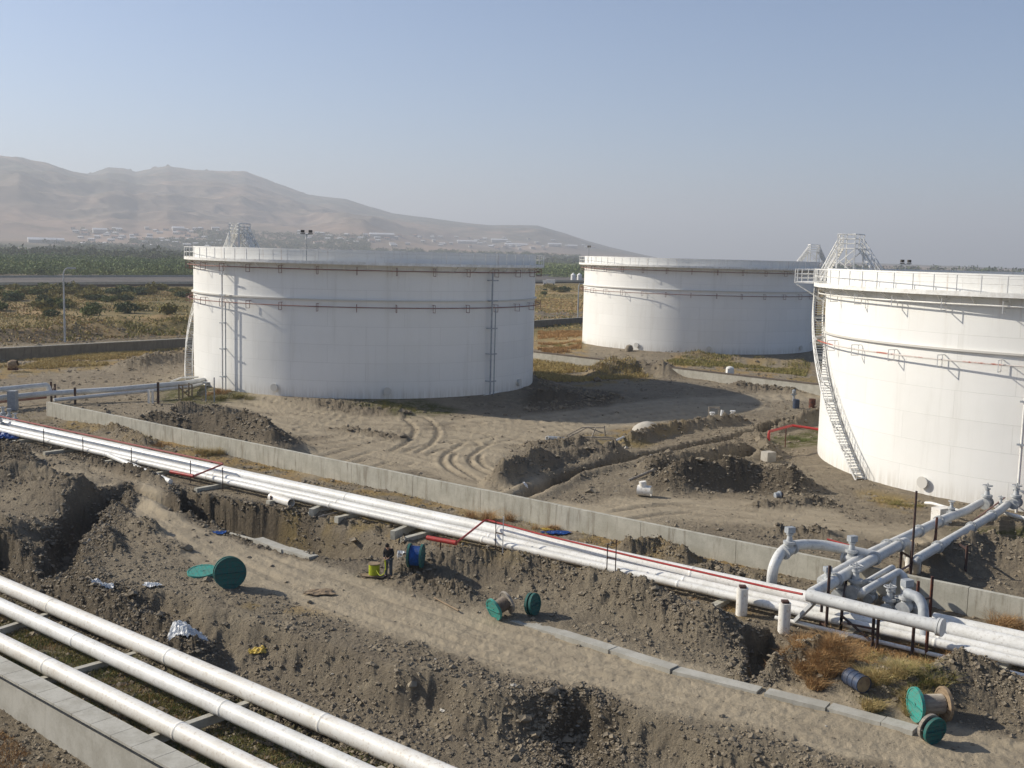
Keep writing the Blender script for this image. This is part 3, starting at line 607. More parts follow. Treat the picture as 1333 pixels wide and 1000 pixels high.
# ------------------------------------------------------------------ pipelines
def seg_pipe(name, a, b, r, mat, label, group=None, joints=12.0, cat='pipe', rr=16, sag=0):
    a, b = Vector(a), Vector(b); L = (b - a).length; root = thing(name, label, cat, a, 0, group)
    k = max(1, int(L / joints)); d = (b - a).normalized(); pth = [V(0, 0, 0)]; rad = [r]
    for j in range(1, k):
        c = d * (L * j / k)
        for e, q in ((-.12, r), (-.05, r), (-.03, r + .012), (.03, r + .012), (.05, r), (.12, r)): pth.append(c + d * e); rad.append(q)
    pth.append(d * L); rad.append(r); MB().tube(pth, rad, rr).build('pipe_run', mat, root)
    return root
pa, pb = PIPE_A.copy(), PIPE_B.copy(); dP = (pb - pa).normalized(); nP = V(-dP.y, dP.x, 0).normalized()
if nP.y > 0: nP = -nP            # towards the camera
PZ = .62
def along(px, off=0.0, z=None):
    """the point of the pipeline's line that shows at image column px"""
    lo, hi = -40.0, 140.0
    for _ in range(40):
        mid = (lo + hi) / 2; p = pa + dP * mid + nP * off; q = proj(p.x, p.y, p.z)[0]
        if q < px: lo = mid
        else: hi = mid
    p = pa + dP * mid + nP * off
    return V(p.x, p.y, z if z is not None else p.z)
def proj(x, y, z):
    z = z - EYE; dep = y * CP - z * SP; u_ = x / dep; v_ = (y * SP + z * CP) / dep
    return 666.5 + (u_ * CR + v_ * SR) * F, 500 - (-u_ * SR + v_ * CR) * F
A0, A1 = pa - dP * 30, pb + dP * 45
seg_pipe('pipeline', A0, A1, .37, 'pipe_white', 'widest white pipeline, next to the concrete wall', 'white pipes of the main pipe run')
seg_pipe('pipeline', A0 + nP * .82 + V(0, 0, -.14), A1 + nP * .82 + V(0, 0, -.14), .23, 'pipe_white', 'middle pipe of the main run, between the widest and the lowest one', 'white pipes of the main pipe run')
seg_pipe('pipeline', A0 + nP * 1.42 + V(0, 0, -.18), A1 + nP * 1.42 + V(0, 0, -.18), .19, 'pipe_white', 'front pipe of the main run, lying nearest the dug earth', 'white pipes of the main pipe run')
q0 = along(1010, 2.0, .25); seg_pipe('pipeline', q0, q0 + dP * 50, .09, 'pipe_white', 'thin white pipe lying lowest in front of the valve manifold', None)
q0 = along(1215, -.85, .78); seg_pipe('pipeline', q0, q0 + dP * 46, .33, 'pipe_white', 'stout white pipe behind the widest one at the right edge')
m0 = None
for j in range(24):
    p = pa + dP * (-6 + j * 6.2) + nP * .6
    if proj(p.x, p.y, 0)[0] < -120 or proj(p.x, p.y, 0)[0] > 1450: continue
    o = MB().bar(V(0, 0, 0) - nP * 1.5, V(0, 0, 0) + nP * (1.75 if j % 3 else 2.6), .34, .36).build('concrete_sleeper', 'concrete', None, False); o.location = (p.x, p.y, .06)
    tag(o, 'concrete sleeper carrying the main white pipe run', 'pipe support', 'sleepers under the main pipe run')
# thin red pipe over the main run with its rods
def red_line(pts, r, label, mat='red_paint', closed=False):
    o = V(*pts[0]); root = thing('water_pipe', label, 'pipe', o); MB().tube([Vector(p) - o for p in bend(pts, .3)], r, 8).build('pipe_run', mat, root); return root
rod_px1 = [57, 108, 171, 248, 290]
rl1 = [along(-20, .75, 1.5), along(57, .75, 1.5), along(171, .75, 1.5), along(290, .75, 1.5), along(292, .75, 1.5) + nP * .15]
hd = at3(252, 620, .75)
rl1 += [hd]
red_line([tuple(p) for p in rl1], .06, 'thin dull red pipe on rods over the left half of the main run', 'red_dull')
o = MB().tube([V(0, 0, 0), at3(222, 614, .75) - hd], .11, 10).build('foam_header', 'red_paint'); o.location = hd; tag(o, 'short fat red pipe box beside the main run at left', 'pipe fitting', 'red pipe headers')
rl2 = [at3(595, 706, 1.2), along(632, .55, 1.45), along(700, .6, 1.3), along(830, .7, 1.2), along(1000, .75, 1.15), along(1046, .95, 1.3) + nP * .2]
red_line([tuple(p) for p in rl2], .055, 'bright red pipe laid along the right half of the main run')
hd = at3(594, 707, 1.2); o = MB().tube([V(0, 0, 0), at3(556, 700, 1.2) - hd], .13, 12).build('foam_header', 'red_paint'); o.location = hd; tag(o, 'fat red pipe header on a post above the blue cable reel', 'pipe fitting', 'red pipe headers')
def rod(px, off, z1, label, mat='dark_steel', z0=-.3, cat='post', t_=.05, group=None):
    p = along(px, off, 0); z0 = hz(p.x, p.y) - .2
    o = MB().bar(V(0, 0, z0), V(0, 0, z1), t_).build('support_rod', mat, None, False); o.location = (p.x, p.y, 0); return tag(o, label, cat, group)
for px in rod_px1: rod(px, 1.75, 1.55, 'thin dark rod holding the red pipe over the main run', group='rods under the left red pipe')
for px in (645, 790):
    p = along(px, 1.8, 0); root = thing('pipe_support', 'dark rod frame beside the main run, %s of the pair' % ('left' if px == 645 else 'right'), 'pipe support', (p.x, p.y, 0), 0, 'rod frames beside the main run')
    MB().bar(V(0, 0, -.3), V(0, 0, 1.9), .05).build('post', 'dark_steel', root, False)
    MB().bar(dP * .5 + V(0, 0, -.3), dP * .5 + V(0, 0, 2.2), .05).build('post', 'dark_steel' if px == 790 else 'rail_white', root, False)
    MB().bar(V(0, 0, 1.25), dP * .5 + V(0, 0, 1.25), .05).build('crossbar', 'dark_steel', root, False)
p = at3(573, 728, 0); o = MB().bar(V(0, 0, -.2), V(0, 0, 1.1), .06).build('support_post', 'dark_steel', None, False); o.location = (p.x, p.y, hz(p.x, p.y)); tag(o, 'short dark post under the fat red pipe header', 'post')
for px, py0, py1, dsc in ((965, 772, 801, 'left'), (1020, 781, 822, 'right')):
    p = at3(px, py1, 0); o = MB().lathe([(.001, -.5), (.26, -.5), (.26, 1.28), (.001, 1.28)], 20).build('concrete_pillar', 'pipe_cream', None); o.location = (p.x, p.y, 0)
    MB().box(V(0, 0, 1.34), (.3, .3, .1)).build('saddle', 'dark_steel', o, False); tag(o, 'pale round pillar under the red pipe, %s one of the two' % dsc, 'pillar', 'round pillars by the manifold')
# ------------------------------------------------------------------ foreground pipes
LZ = LOW + .62
def two(name, pA, pB, rA, mat, label):
    a, b = at3(*pA, LZ), at3(*pB, LZ); d = (b - a).normalized(); return seg_pipe(name, a - d * 14, b + d * 14, rA, mat, label, 'three pipes in the foreground channel', 9.0)
two('pipeline', (0, 760), (557, 1000), .37, 'pipe_cream', 'cream white pipe nearest the road in the foreground channel')
two('pipeline', (0, 788), (459, 1000), .33, 'pipe_white', 'middle white pipe of the three in the foreground channel')
two('pipeline', (0, 836), (329, 1000), .35, 'pipe_cream', 'front pipe beside the thick channel wall at lower left')
a, b = at3(0, 760, LZ), at3(557, 1000, LZ); dA = (b - a).normalized(); nA = V(-dA.y, dA.x, 0)
if nA.y > 0: nA = -nA
s1, s2 = at3(232, 895, LOW + .2), at3(95, 870, LOW + .2)
for j, (e0, e1) in enumerate([((36, 889), (185, 848)), ((178, 966), (330, 912)), ((-60, 838), (60, 800)), ((360, 1060), (500, 1000))]):
    p, q = at3(*e0, LOW + .28), at3(*e1, LOW + .28); o = MB().bar(V(0, 0, -.12), q - p + V(0, 0, -.12), .28, .34).build('concrete_beam', 'concrete_pale', None, False); o.location = p
    tag(o, 'grey cross beam under the three foreground pipes', 'beam', 'cross beams under the foreground pipes')
# ------------------------------------------------------------------ valve manifold on the right
def tubes(name, paths, mat, label, cat='pipe', group=None, parts=None, rr=14, flanges=()):
    """paths: list of (pixel points with z, radius, bend)"""
    o = at3(*paths[0][0][0]); root = thing(name, label, cat, o, 0, group)
    for pts, r, bd in paths:
        MB().tube([p - o for p in bend([at3(*q) for q in pts], bd)], r, rr).build('pipe_run', mat, root)
    for q, ax, r in flanges:
        p = at3(*q) - o; ax = Vector(ax); MB().disc(p - ax * .045, ax, r, .06, 20).disc(p + ax * .045, ax, r, .06, 20).build('flange', mat, root)
    return root
uY = (at3(1257, 664, 1.8) - at3(1058, 772, 1.8)).normalized()
GB = 'white pipes of the valve manifold'
hd = tubes('header_pipe', [([(1052, 775, 1.85), (1140, 797, 1.85), (1226, 817, 1.85)], .27, .1)], 'pipe_bluish', 'blind ended header pipe standing highest at the front of the manifold', group=GB)
e = at3(1226, 817, 1.85); s_ = at3(1052, 775, 1.85); ax = (e - s_).normalized()
MB().disc(e - s_ - ax * .12, ax, .36, .09, 24).disc(e - s_ + ax * .0, ax, .36, .09, 24).build('blind_flange', 'pipe_bluish', hd)
tubes('branch_pipe', [([(1056, 773, 1.85), (1180, 704, 1.85), (1183, 728, .4)], .25, .6)], 'pipe_bluish', 'pipe running from the header corner and turning down at the dark frames', group=GB)
tubes('branch_pipe', [([(1070, 757, 1.7), (1130, 722, 1.75), (1231, 675, 1.75), (1258, 665, 1.4), (1276, 655, 1.0)], .25, .5)], 'pipe_bluish', 'longer of the two pipes climbing from the manifold towards the tank', group=GB)
tubes('branch_pipe', [([(1192, 745, .3), (1193, 728, 1.5), (1300, 666, 1.3), (1312, 656, .8)], .24, .4)], 'pipe_bluish', 'pipe on the right that rises beside the earth heap to the tank valve', group=GB)
tubes('expansion_loop', [([(1004, 766, .5), (1006, 738, 1.7), (1018, 716, 2.3), (1036, 709, 2.4), (1070, 709, 2.3), (1140, 724, 1.9)], .25, .8)], 'pipe_bluish', 'tall looped pipe rising from the main run in front of the wall', group=GB)
tubes('branch_pipe', [([(1121, 775, 1.1), (1124, 770, 1.6), (1170, 744, 1.75), (1177, 750, 1.6), (1177, 775, .8)], .17, .3)], 'pipe_bluish', 'short bent pipe between the middle valves, the front one', group=GB)
tubes('branch_pipe', [([(1110, 768, 1.1), (1127, 758, 1.55), (1162, 738, 1.65), (1164, 746, 1.4), (1162, 774, .8)], .13, .3)], 'pipe_bluish', 'short bent pipe between the middle valves, the thinner rear one', group=GB)
tubes('outlet_pipe', [([(1203, 838, .3), (1202, 790, 1.6), (1196, 778, 1.9), (1180, 772, 1.9)], .22, .5)], 'grey_paint', 'grey upright pipe with an elbow near the blind end of the header', group=None)
tubes('water_pipe', [([(1130, 766, 1.0), (1200, 727, 1.2), (1296, 657, 1.2), (1308, 648, .9)], .05, .2)], 'red_faded', 'thin red pipe threading between the two pipes to the tank')
tubes('water_pipe', [([(1077, 702, 2.2), (1112, 712, 2.1)], .045, .2)], 'red_paint', 'short red bar leaning over the expansion loop valve')
def valve(p, ax, s, label, wheel=True, mat='valve_paint', stem=1.0, group='valves of the manifold'):
    ax = Vector(ax).normalized(); t = thing('gate_valve', label, 'valve', p, 0, group)
    MB().lathe([(.001, -.42 * s), (.3 * s, -.42 * s), (.3 * s, -.34 * s), (.19 * s, -.33 * s), (.24 * s, -.12 * s), (.26 * s, 0), (.24 * s, .12 * s), (.19 * s, .33 * s), (.3 * s, .34 * s), (.3 * s, .42 * s), (.001, .42 * s)], 18, (0, 0, 0), ax).build('body', mat, t)
    MB().lathe([(.2 * s, .1 * s), (.2 * s, .34 * s), (.3 * s, .35 * s), (.3 * s, .47 * s), (.16 * s, .48 * s), (.11 * s, .75 * s), (.17 * s, .78 * s), (.17 * s, .86 * s), (.001, .87 * s)], 16).build('bonnet', mat, t)
    if wheel:
        z = (.9 + .1 * stem) * s; m = MB().tube([V(.26 * s * math.cos(k * PI / 8), .26 * s * math.sin(k * PI / 8), z) for k in range(16)], .03 * s, 6, True)
        for k in range(3): a = k * PI / 3; m.bar(V(.26 * s * math.cos(a), .26 * s * math.sin(a), z), V(-.26 * s * math.cos(a), -.26 * s * math.sin(a), z), .035 * s)
        m.bar(V(0, 0, .8 * s), V(0, 0, z + .15 * s), .05 * s); m.build('handwheel', 'galvanised', t)
    else:
        MB().box((0, 0, 1.02 * s), (.42 * s, .3 * s, .28 * s), .4).lathe([(.1 * s, 0), (.1 * s, .4 * s)], 10, (0, -.1 * s, 1.02 * s), (0.3, 1, 0)).build('actuator', 'grey_paint', t, False)
    return t
xh = (at3(1226, 817, 1.8) - at3(1052, 775, 1.8)).normalized()
valve(at3(1027, 717, 2.25), at3(1036, 709, 2.4) - at3(1012, 725, 2.1), 1.0, 'tilted valve at the crest of the looped pipe', False)
valve(at3(1108, 728, 1.75), xh, 1.0, 'valve between the looped pipe and the long branch', False)
valve(at3(1094, 773, .95), uY, .95, 'rear left valve behind the header pipe, with a handwheel')
valve(at3(1113, 769, 1.15), uY, 1.15, 'tallest valve, in the middle of the group behind the header')
valve(at3(1157, 792, .75), uY, 1.0, 'squat valve right of the tallest one, behind the header')
valve(at3(1179, 791, .95), uY, 1.1, 'valve below the end of the short bent pipes', False)
valve(at3(1192, 800, .6), xh, .8, 'small valve beside the grey upright pipe')
valve(at3(1284, 655, .9), uY, 1.15, 'valve at the foot of the nearest tank, left of its red riser')
valve(at3(1133, 778, .9), uY, .8, 'small valve between the tallest valve and the squat one')
valve(at3(1076, 764, 1.6), uY, .8, 'valve on the long branch close to the header corner', False)
valve(at3(1168, 800, .5), xh, .8, 'lowest valve, almost hidden below the header pipe')
valve(at3(1238, 668, 1.7), uY, .7, 'small valve on the long branch near its upper end')
valve(at3(1322, 655, .9), uY, 1.15, 'valve at the foot of the nearest tank, right of its red riser')
valve(at3(1302, 661, .8), uY, .7, 'smaller valve between the two at the foot of the nearest tank')
tubes('drain_pipe', [([(1205, 655, .6), (1212, 655, .75), (1240, 663, .75), (1262, 668, .7), (1275, 655, .6)], .1, .2)], 'rail_white', 'low pale pipe lying in front of the nearest tank')
tubes('drain_pipe', [([(1308, 668, .7), (1345, 678, .6)], .12, .2)], 'rail_white', 'short pale pipe leaving the frame by the nearest tank')
tubes('cable_loop', [([(1283, 640, .5), (1284, 624, 1.5), (1292, 622, 1.6), (1303, 632, 1.1)], .025, .3)], 'galvanised', 'thin hoop of conduit against the nearest tank', 'conduit')
o = at3(1225, 680, 0); b = MB().box((0, 0, .4), (1.1, .7, 1.1), .5).build('concrete_block', 'pipe_cream', None, False); b.location = (o.x, o.y, 0); tag(b, 'pale concrete block under the pipes near the tank foot', 'block')
o = at3(1241, 728, 0); b = MB().lathe([(.001, -.3), (.34, -.3), (.34, .85), (.001, .85)], 12).build('concrete_pedestal', 'pipe_cream', None); b.location = (o.x, o.y, 0); tag(b, 'pale round pedestal below the right hand branch pipe', 'pedestal')
o = at3(1183, 742, 0); b = MB().lathe([(.001, -.3), (.2, -.3), (.2, 1.5), (.001, 1.5)], 14).build('concrete_pedestal', 'pipe_cream', None); b.location = (o.x, o.y, 0); tag(b, 'white stub column where the header branch turns down', 'pedestal')
for k, (q1, q2, r) in enumerate([((1056, 773, 1.85), (1180, 704, 1.85), .34), ((1130, 722, 1.75), (1231, 675, 1.75), .34), ((1193, 728, 1.5), (1300, 666, 1.3), .33)]):
    a, b = at3(*q1), at3(*q2); d = (b - a).normalized()
    for j in (.22, .62, .9):
        c = a.lerp(b, j); m = MB(); sd, u = frame(d)
        m.disc(d * -.05, d, r, .07, 20).disc(d * .05, d, r, .07, 20)
        for i in range(10): e = (sd * math.cos(i * PI / 5) + u * math.sin(i * PI / 5)) * (r - .04); m.bar(e - d * .13, e + d * .13, .035)
        o = m.build('flange_pair', 'valve_paint'); o.location = c; tag(o, ['bolted flange pair on the pipe from the header corner', 'bolted flange pair on the longest pipe to the tank', 'bolted flange pair on the right hand pipe to the tank'][k], 'flange', ['flanges on the header corner pipe', 'flanges on the longest pipe', 'flanges on the right hand pipe'][k])
def posts(label, ps, bars=(), mat='dark_steel', group='steel frames of the manifold', w=.105):
    """ps: (px, y of foot, height); bars between post indices at heights"""
    P = [at3(q[0], q[1], 0) for q in ps]; o = P[0]; root = thing('pipe_support', label, 'pipe support', (o.x, o.y, 0), 0, group)
    for p, q in zip(P, ps): MB().bar(V(p.x - o.x, p.y - o.y, -.4), V(p.x - o.x, p.y - o.y, q[2]), w).build('post', q[3] if len(q) > 3 else mat, root, False)
    for i, zi, j, zj in bars: MB().bar(V(P[i].x - o.x, P[i].y - o.y, zi), V(P[j].x - o.x, P[j].y - o.y, zj), w * .75).build('brace', mat, root, False)
    return root
posts('tall dark post pair under the left end of the header pipe', [(1075, 824, 3.0), (1068, 818, 1.5)], [(0, .3, 1, .3)])
posts('dark frame under the header between the two left valves', [(1094, 828, 1.6), (1099, 795, 2.0)], [(0, 1.5, 1, 1.5)])
posts('dark cross braced frame under the middle of the header', [(1141, 847, 1.6), (1135, 845, 1.6), (1094, 828, .9)], [(0, .9, 2, .6), (1, .3, 2, .9)])
posts('rusty frame under the blind end of the header', [(1187, 855, 1.6), (1205, 858, 1.7, 'rust')], [(0, 1.5, 1, 1.5)])
posts('pair of rusty uprights beside the grey elbow', [(1192, 810, 1.9, 'rust'), (1210, 806, 2.0, 'rust')], [(0, 1.0, 1, 1.0)])
posts('dark frame where the two branch pipes cross over the wall', [(1171, 752, 1.9), (1184, 760, 1.7), (1197, 754, 1.4)], [(0, 1.35, 1, 1.35), (1, 1.0, 2, 1.0)])
posts('rusty leaning frame under the longer branch pipe', [(1216, 727, 2.3, 'rust'), (1207, 752, .1, 'rust')], [(0, 1.6, 1, 0)], 'rust')
posts('dark frame standing beside the earth heap below the right branch', [(1256, 752, 1.7), (1241, 735, 1.4)], [(0, 1.5, 1, 1.3)])
o = at3(1184.5, 765, 0); b = MB().tube([V(0, 0, -.4), V(0, 0, 4.9)], .06, 8).build('steel_pole', 'dark_steel'); b.location = (o.x, o.y, 0); tag(b, 'tallest thin dark pole rising above the manifold', 'pole')
p0_, p1_ = at3(1060, 784, 1.6), at3(1030, 814, 0); b = MB().bar(V(0, 0, 0), p1_ - p0_, .16).build('diagonal_brace', 'galvanised', None, False); b.location = p0_; tag(b, 'leaning grey steel angle at the left end of the header', 'brace')
# ------------------------------------------------------------------ pipes to the left tank
GL = 'pipes leading to the left tank'
tubes('feed_pipe', [([(-160, 524, 1.9), (0, 507, 1.9), (62, 501, 1.9), (66, 514, .9)], .24, .3)], 'pipe_bluish', 'upper grey pipe ending above the head of the concrete wall', group=GL)
tubes('feed_pipe', [([(-160, 533, 1.2), (0, 518, 1.1), (66, 512, 1.1), (150, 507, 1.3), (240, 499, 1.4), (275, 493, 1.1)], .27, .4)], 'pipe_bluish', 'longest grey pipe reaching the valves of the left tank', group=GL)
tubes('feed_pipe', [([(70, 521, .7), (150, 513, .9), (245, 504, 1.0), (262, 500, .9)], .18, .4)], 'pipe_bluish', 'thinner grey pipe running just below the longest one', group=GL)
tubes('feed_pipe', [([(-160, 538, .5), (0, 523, .5), (60, 517, .6)], .15, .4)], 'red_faded', 'reddish pipe at the left edge below the grey ones', group=GL)
posts('thick pale column under the upper pipe at the left edge', [(17, 533, 1.8, 'grey_paint')], w=.75, group='supports of the left tank pipes')
posts('dark post pair at the end of the upper grey pipe', [(67, 524, 2.1), (72, 520, 1.6)], [(0, 1.2, 1, 1.2)], group='supports of the left tank pipes', w=.16)
posts('dark post by the head of the concrete wall', [(98, 528, 1.8)], group='supports of the left tank pipes', w=.18)
posts('pale slab pair and dark post halfway to the left tank', [(194, 527, 1.5, 'pipe_cream'), (199, 527, 1.5, 'pipe_cream'), (206, 527, 2.3)], group='supports of the left tank pipes', w=.2)
posts('thin grey posts below the valves of the left tank', [(268, 523, 1.9, 'grey_paint'), (279, 524, 2.6, 'grey_paint')], group='supports of the left tank pipes', w=.1)
posts('yellowish wooden trestle under the pipes near the left tank', [(233, 519, 1.5, 'wood'), (238, 519, 1.4, 'wood'), (246, 517, 1.5, 'wood'), (250, 518, 1.4, 'wood')], [(0, 1.4, 3, 1.4), (0, 1.2, 2, .1)], 'wood', 'supports of the left tank pipes', .12)
uL = (at3(275, 495, 1) - at3(100, 512, 1)).normalized()
valve(at3(283, 492, 1.2), uL, 1.2, 'left valve at the foot of the left tank', group='valves of the left tank')
valve(at3(296, 493, 1.2), uL, 1.2, 'valve below the pale riser of the left tank', group='valves of the left tank')
tubes('feed_pipe', [([(240, 499, 1.0), (262, 498, 1.0), (290, 499, 1.0), (305, 501, .7)], .14, .3)], 'pipe_cream', 'short cream pipe joining the two valves of the left tank', group=GL)
tubes('feed_pipe', [([(222, 497, 1.3), (236, 492, 1.4), (258, 491, 1.3)], .1, .2)], 'rail_white', 'small white bypass pipe left of the left tank valves', group=GL)
tubes('cable_loop', [([(270, 492, .5), (270, 481, 1.9), (292, 480, 1.9)], .04, .1)], 'galvanised', 'square frame of thin conduit on the left tank', 'conduit')
o = at3(303, 508, .4); b = MB().lathe([(.5, -.1), (.75, .1), (.8, .9), (.3, 1.25), (.01, 1.3)], 16).build('grey_tank_box', 'grey_paint'); b.location = o; tag(b, 'small grey dome shape under the left tank riser', 'dome')
for k, (x, y, s, lab) in enumerate([(4, 543, .85, 'leftmost small valve on the main pipe run'), (12, 546, .8, 'second small valve from the left edge on the main pipe run'), (20, 549, .7, 'third small valve from the left edge on the main pipe run'), (1, 551, .6, 'lowest small valve at the left edge of the main pipe run')]):
    valve(at3(x, y, .9), dP, s, lab, k % 2 == 0, group='valves at the left end of the main run')
# conduit and foot pipe at the right foot of the left tank
tubes('drain_pipe', [([(629, 516, .5), (640, 512, .7), (664, 508, .6)], .1, .2)], 'rail_white', 'pale pipe at the foot of the left tank below its right riser')
# ------------------------------------------------------------------ loose things
def rest(o, px, py, dz=0.0, z=0.0):
    p = at3(px, py, z); o.location = (p.x, p.y, hz(p.x, p.y) + dz); return o
def place(px, py):
    """where the ray through px, py meets the ground"""
    z = 0.0
    for _ in range(6): p = at(px, py, z); z = .5 * z + .5 * hz(*p)
    p = at(px, py, z); return V(p[0], p[1], z)
def flange_mb(c, ax, r, t=.07):
    m = MB().disc(c, ax, r, t, 30); c = Vector(c); ax = Vector(ax).normalized(); sd, u = frame(ax)
    m.lathe([(r - .05, -t / 2 - .02), (r + .012, -t / 2 - .02), (r + .012, t / 2 + .02), (r - .05, t / 2 + .02), (r - .05, -t / 2 - .02)], 30, c, ax)
    for s in (-1, 1):
        for k in range(-2, 3):
            L = math.sqrt(max(r * r - (k * r * .36) ** 2, .01)) * .95; m.bar(c + ax * s * (t / 2 + .008) + u * k * r * .36 - sd * L, c + ax * s * (t / 2 + .008) + u * k * r * .36 + sd * L, .02 if k else .14, .012)
        m.disc(c + ax * s * (t / 2 + .015), ax, r * .13, .03, 12)
    return m
def reel(label, p, ax, r, wd, fm1, fm2, cable, cr, group='cable reels along the dirt road', tilt=0):
    ax = Vector(ax).normalized(); t = thing('cable_reel', label, 'cable reel', p, 0, group)
    flange_mb(-ax * wd / 2, ax, r).build('flange', fm1, t); 
    if fm2: flange_mb(ax * wd / 2, ax, r).build('flange', fm2, t)
    MB().lathe([(.001, -wd / 2), (r * .42, -wd / 2), (r * .42, wd / 2), (.001, wd / 2)], 18, (0, 0, 0), ax).build('drum', 'wood_grey', t)
    if cable:
        m = MB(); k = int(wd / .05) - 1; m.lathe([(r * .4, -wd / 2 + .04)] + [(cr + (.02 if i % 2 else 0), -wd / 2 + .06 + i * (wd - .12) / max(k * 2, 1)) for i in range(k * 2 + 1)] + [(r * .4, wd / 2 - .04)], 28, (0, 0, 0), ax); m.build('cable', cable, t)
    return t
g = place(299, 765); reel('dark green reel standing on its rim with a loose disc beside it', g + V(0, 0, .73), (.42, -.9, .10), .74, .30, 'reel_green', 'reel_green', 'cable_brown', .6)
g = place(263, 748); o = flange_mb((0, 0, 0), (0, 0, 1), .70).build('reel_disc', 'reel_green_light'); o.location = g + V(0, 0, .16); o.rotation_euler = (.12, -.1, .5); tag(o, 'green reel disc lying flat beside the standing green reel', 'reel disc')
g = place(541, 738); reel('reel of bright blue cable standing beside the worker', g + V(0, 0, .56), (.97, -.12, 0), .57, .62, 'reel_green', 'reel_green', 'cable_blue', .47)
g = place(651, 803); reel('tilted reel with brown cable, one green and one bare wooden disc', g + V(0, 0, .5), (.75, .55, .3), .5, .72, 'reel_green_light', 'wood_grey', 'cable_brown', .3)
g = place(693, 800); reel('empty green reel leaning against the earth bank', g + V(0, 0, .48), (.85, -.5, .1), .48, .2, 'reel_green', 'reel_green', None, 0)
g = place(1209, 938); reel('large reel at lower right with one bright green disc and one bare', g + V(0, 0, .6), (.98, .12, 0), .6, 1.05, 'reel_green_light', 'wood', 'wood_grey', .33)
g = place(1212, 966); reel('small dark green reel facing the camera at lower right', g + V(0, 0, .46), (.42, -.88, -.1), .46, .26, 'wood_grey', 'reel_green', 'cable_black', .36)
g = place(487, 752); t = thing('cable_spool', 'small upright spool of yellow green cable beside the worker', 'spool', g + V(0, 0, .1)); MB().disc((0, 0, .03), (0, 0, 1), .31, .04, 20).build('base_disc', 'wood', t); MB().disc((0, 0, .62), (0, 0, 1), .31, .04, 20).build('top_disc', 'wood', t); MB().lathe([(.2, .05), (.27, .07), (.275, .32), (.27, .58), (.2, .6)], 24).build('cable', 'cable_yellow', t)
o = MB().box((0, 0, 0), (1.5, .22, .05), -.1).box((-.1, .3, 0), (1.5, .22, .05), -.02).box((-.6, .15, -.06), (.1, .6, .06)).box((.5, .15, -.06), (.1, .6, .06)).build('wooden_pallet', 'wood', None, False); o.location = g + V(.15, -.15, .1); tag(o, 'bleached boards under the yellow green spool and the worker', 'pallet')
# blue drum lying on its side
g = place(1114, 897); ax = Vector((.35, -.93, 0)).normalized(); t = thing('oil_drum', 'dark blue drum lying on its side between the dry bushes', 'drum', g + V(0, 0, .33))
MB().lathe([(.30, -.44), (.335, -.44), (.335, -.42), (.315, -.40), (.315, -.16), (.335, -.14), (.315, -.12), (.315, .12), (.335, .14), (.315, .16), (.315, .40), (.335, .42), (.335, .44), (.30, .44)], 24, (0, 0, 0), ax).build('body', 'barrel_blue', t)
MB().disc(ax * .41, ax, .30, .02, 24).disc(-ax * .41, ax, .30, .02, 24).build('lid', 'barrel_end', t)
for (x, y, c, lab) in ((1036, 532, 'barrel_blue', 'upright dark drum in the yard, left one of the pair'), (1057, 531, 'rust', 'upright rusty drum in the yard, right one of the pair')):
    g = place(x, y); o = MB().lathe([(.001, -.1), (.36, -.1), (.36, .3), (.38, .32), (.36, .34), (.36, .64), (.38, .66), (.36, .68), (.36, 1.0), (.32, .97), (.001, .97)], 18).build('oil_drum', c); o.location = g; tag(o, lab, 'drum', 'drums in the yard')
g = place(1033, 522); t = thing('hydrant', 'small grey hydrant stub behind the two yard drums', 'hydrant', g); MB().tube([V(0, 0, -.2), V(0, 0, 1.1)], .12, 10).build('stem', 'grey_paint', t); MB().lathe([(.2, .9), (.22, 1.0), (.2, 1.25), (.05, 1.35)], 12).build('cap', 'grey_paint', t); MB().bar(V(-.3, 0, .75), V(.3, 0, .75), .14).build('outlet', 'grey_paint', t, False)
# loose pipes
def loose(name, a, b, r, mat, label, za=.0, zb=None, cat='pipe', open_=True, group=None):
    zb = za if zb is None else zb; p, q = at3(*a, za), at3(*b, zb)
    p.z = max(p.z, hz(p.x, p.y) + r * .8) ; q.z = max(q.z, hz(q.x, q.y) + r * .8); d = (q - p); L = d.length
    if open_: o = MB().lathe([(r, 0), (r, L), (r - .04, L), (r - .04, 0), (r, 0)], 18, (0, 0, 0), d).build(name, mat)
    else: o = MB().tube([V(0, 0, 0), d], r, 10).build(name, mat)
    o.location = p; return tag(o, label, cat, group)
loose('loose_pipe', (353, 647), (379, 655), .27, 'pipe_cream', 'short cut length of white pipe by the pit edge', .3)
loose('loose_pipe', (142, 593), (222, 627), .17, 'pipe_white', 'white pipe sloping down off the left end of the main run', .75, .35, open_=False)
loose('loose_pipe', (712, 575), (733, 572), .2, 'pipe_bluish', 'rusty ended grey pipe lying by the wooden frames in the yard', .25)
loose('loose_pipe', (790, 579), (812, 571), .1, 'pipe_bluish', 'slender pale pipe right of the wooden frames in the yard', .3, open_=False)
loose('loose_pipe', (877, 551), (918, 548), .09, 'pipe_white', 'thin white pipe lying left of the small white fittings', .25, open_=False)
loose('loose_plank', (818, 627), (851, 617), .1, 'wood_grey', 'pale plank lying above the white tee piece', .2, cat='plank', open_=False)
loose('loose_plank', (565, 778), (597, 795), .04, 'wood', 'thin bleached stick at the far road edge', .08, cat='stick', open_=False)
loose('loose_plank', (402, 668), (432, 662), .09, 'concrete_pale', 'grey batten beside the sleeper at the pit edge', .1, cat='batten', open_=False)
loose('loose_plank', (415, 673), (452, 664), .05, 'wood_grey', 'thin grey lath lying in front of the batten at the pit', .1, cat='lath', open_=False)
loose('loose_plank', (83, 585), (112, 580), .07, 'wood_grey', 'short grey board sticking out under the main run at left', .3, cat='board', open_=False)
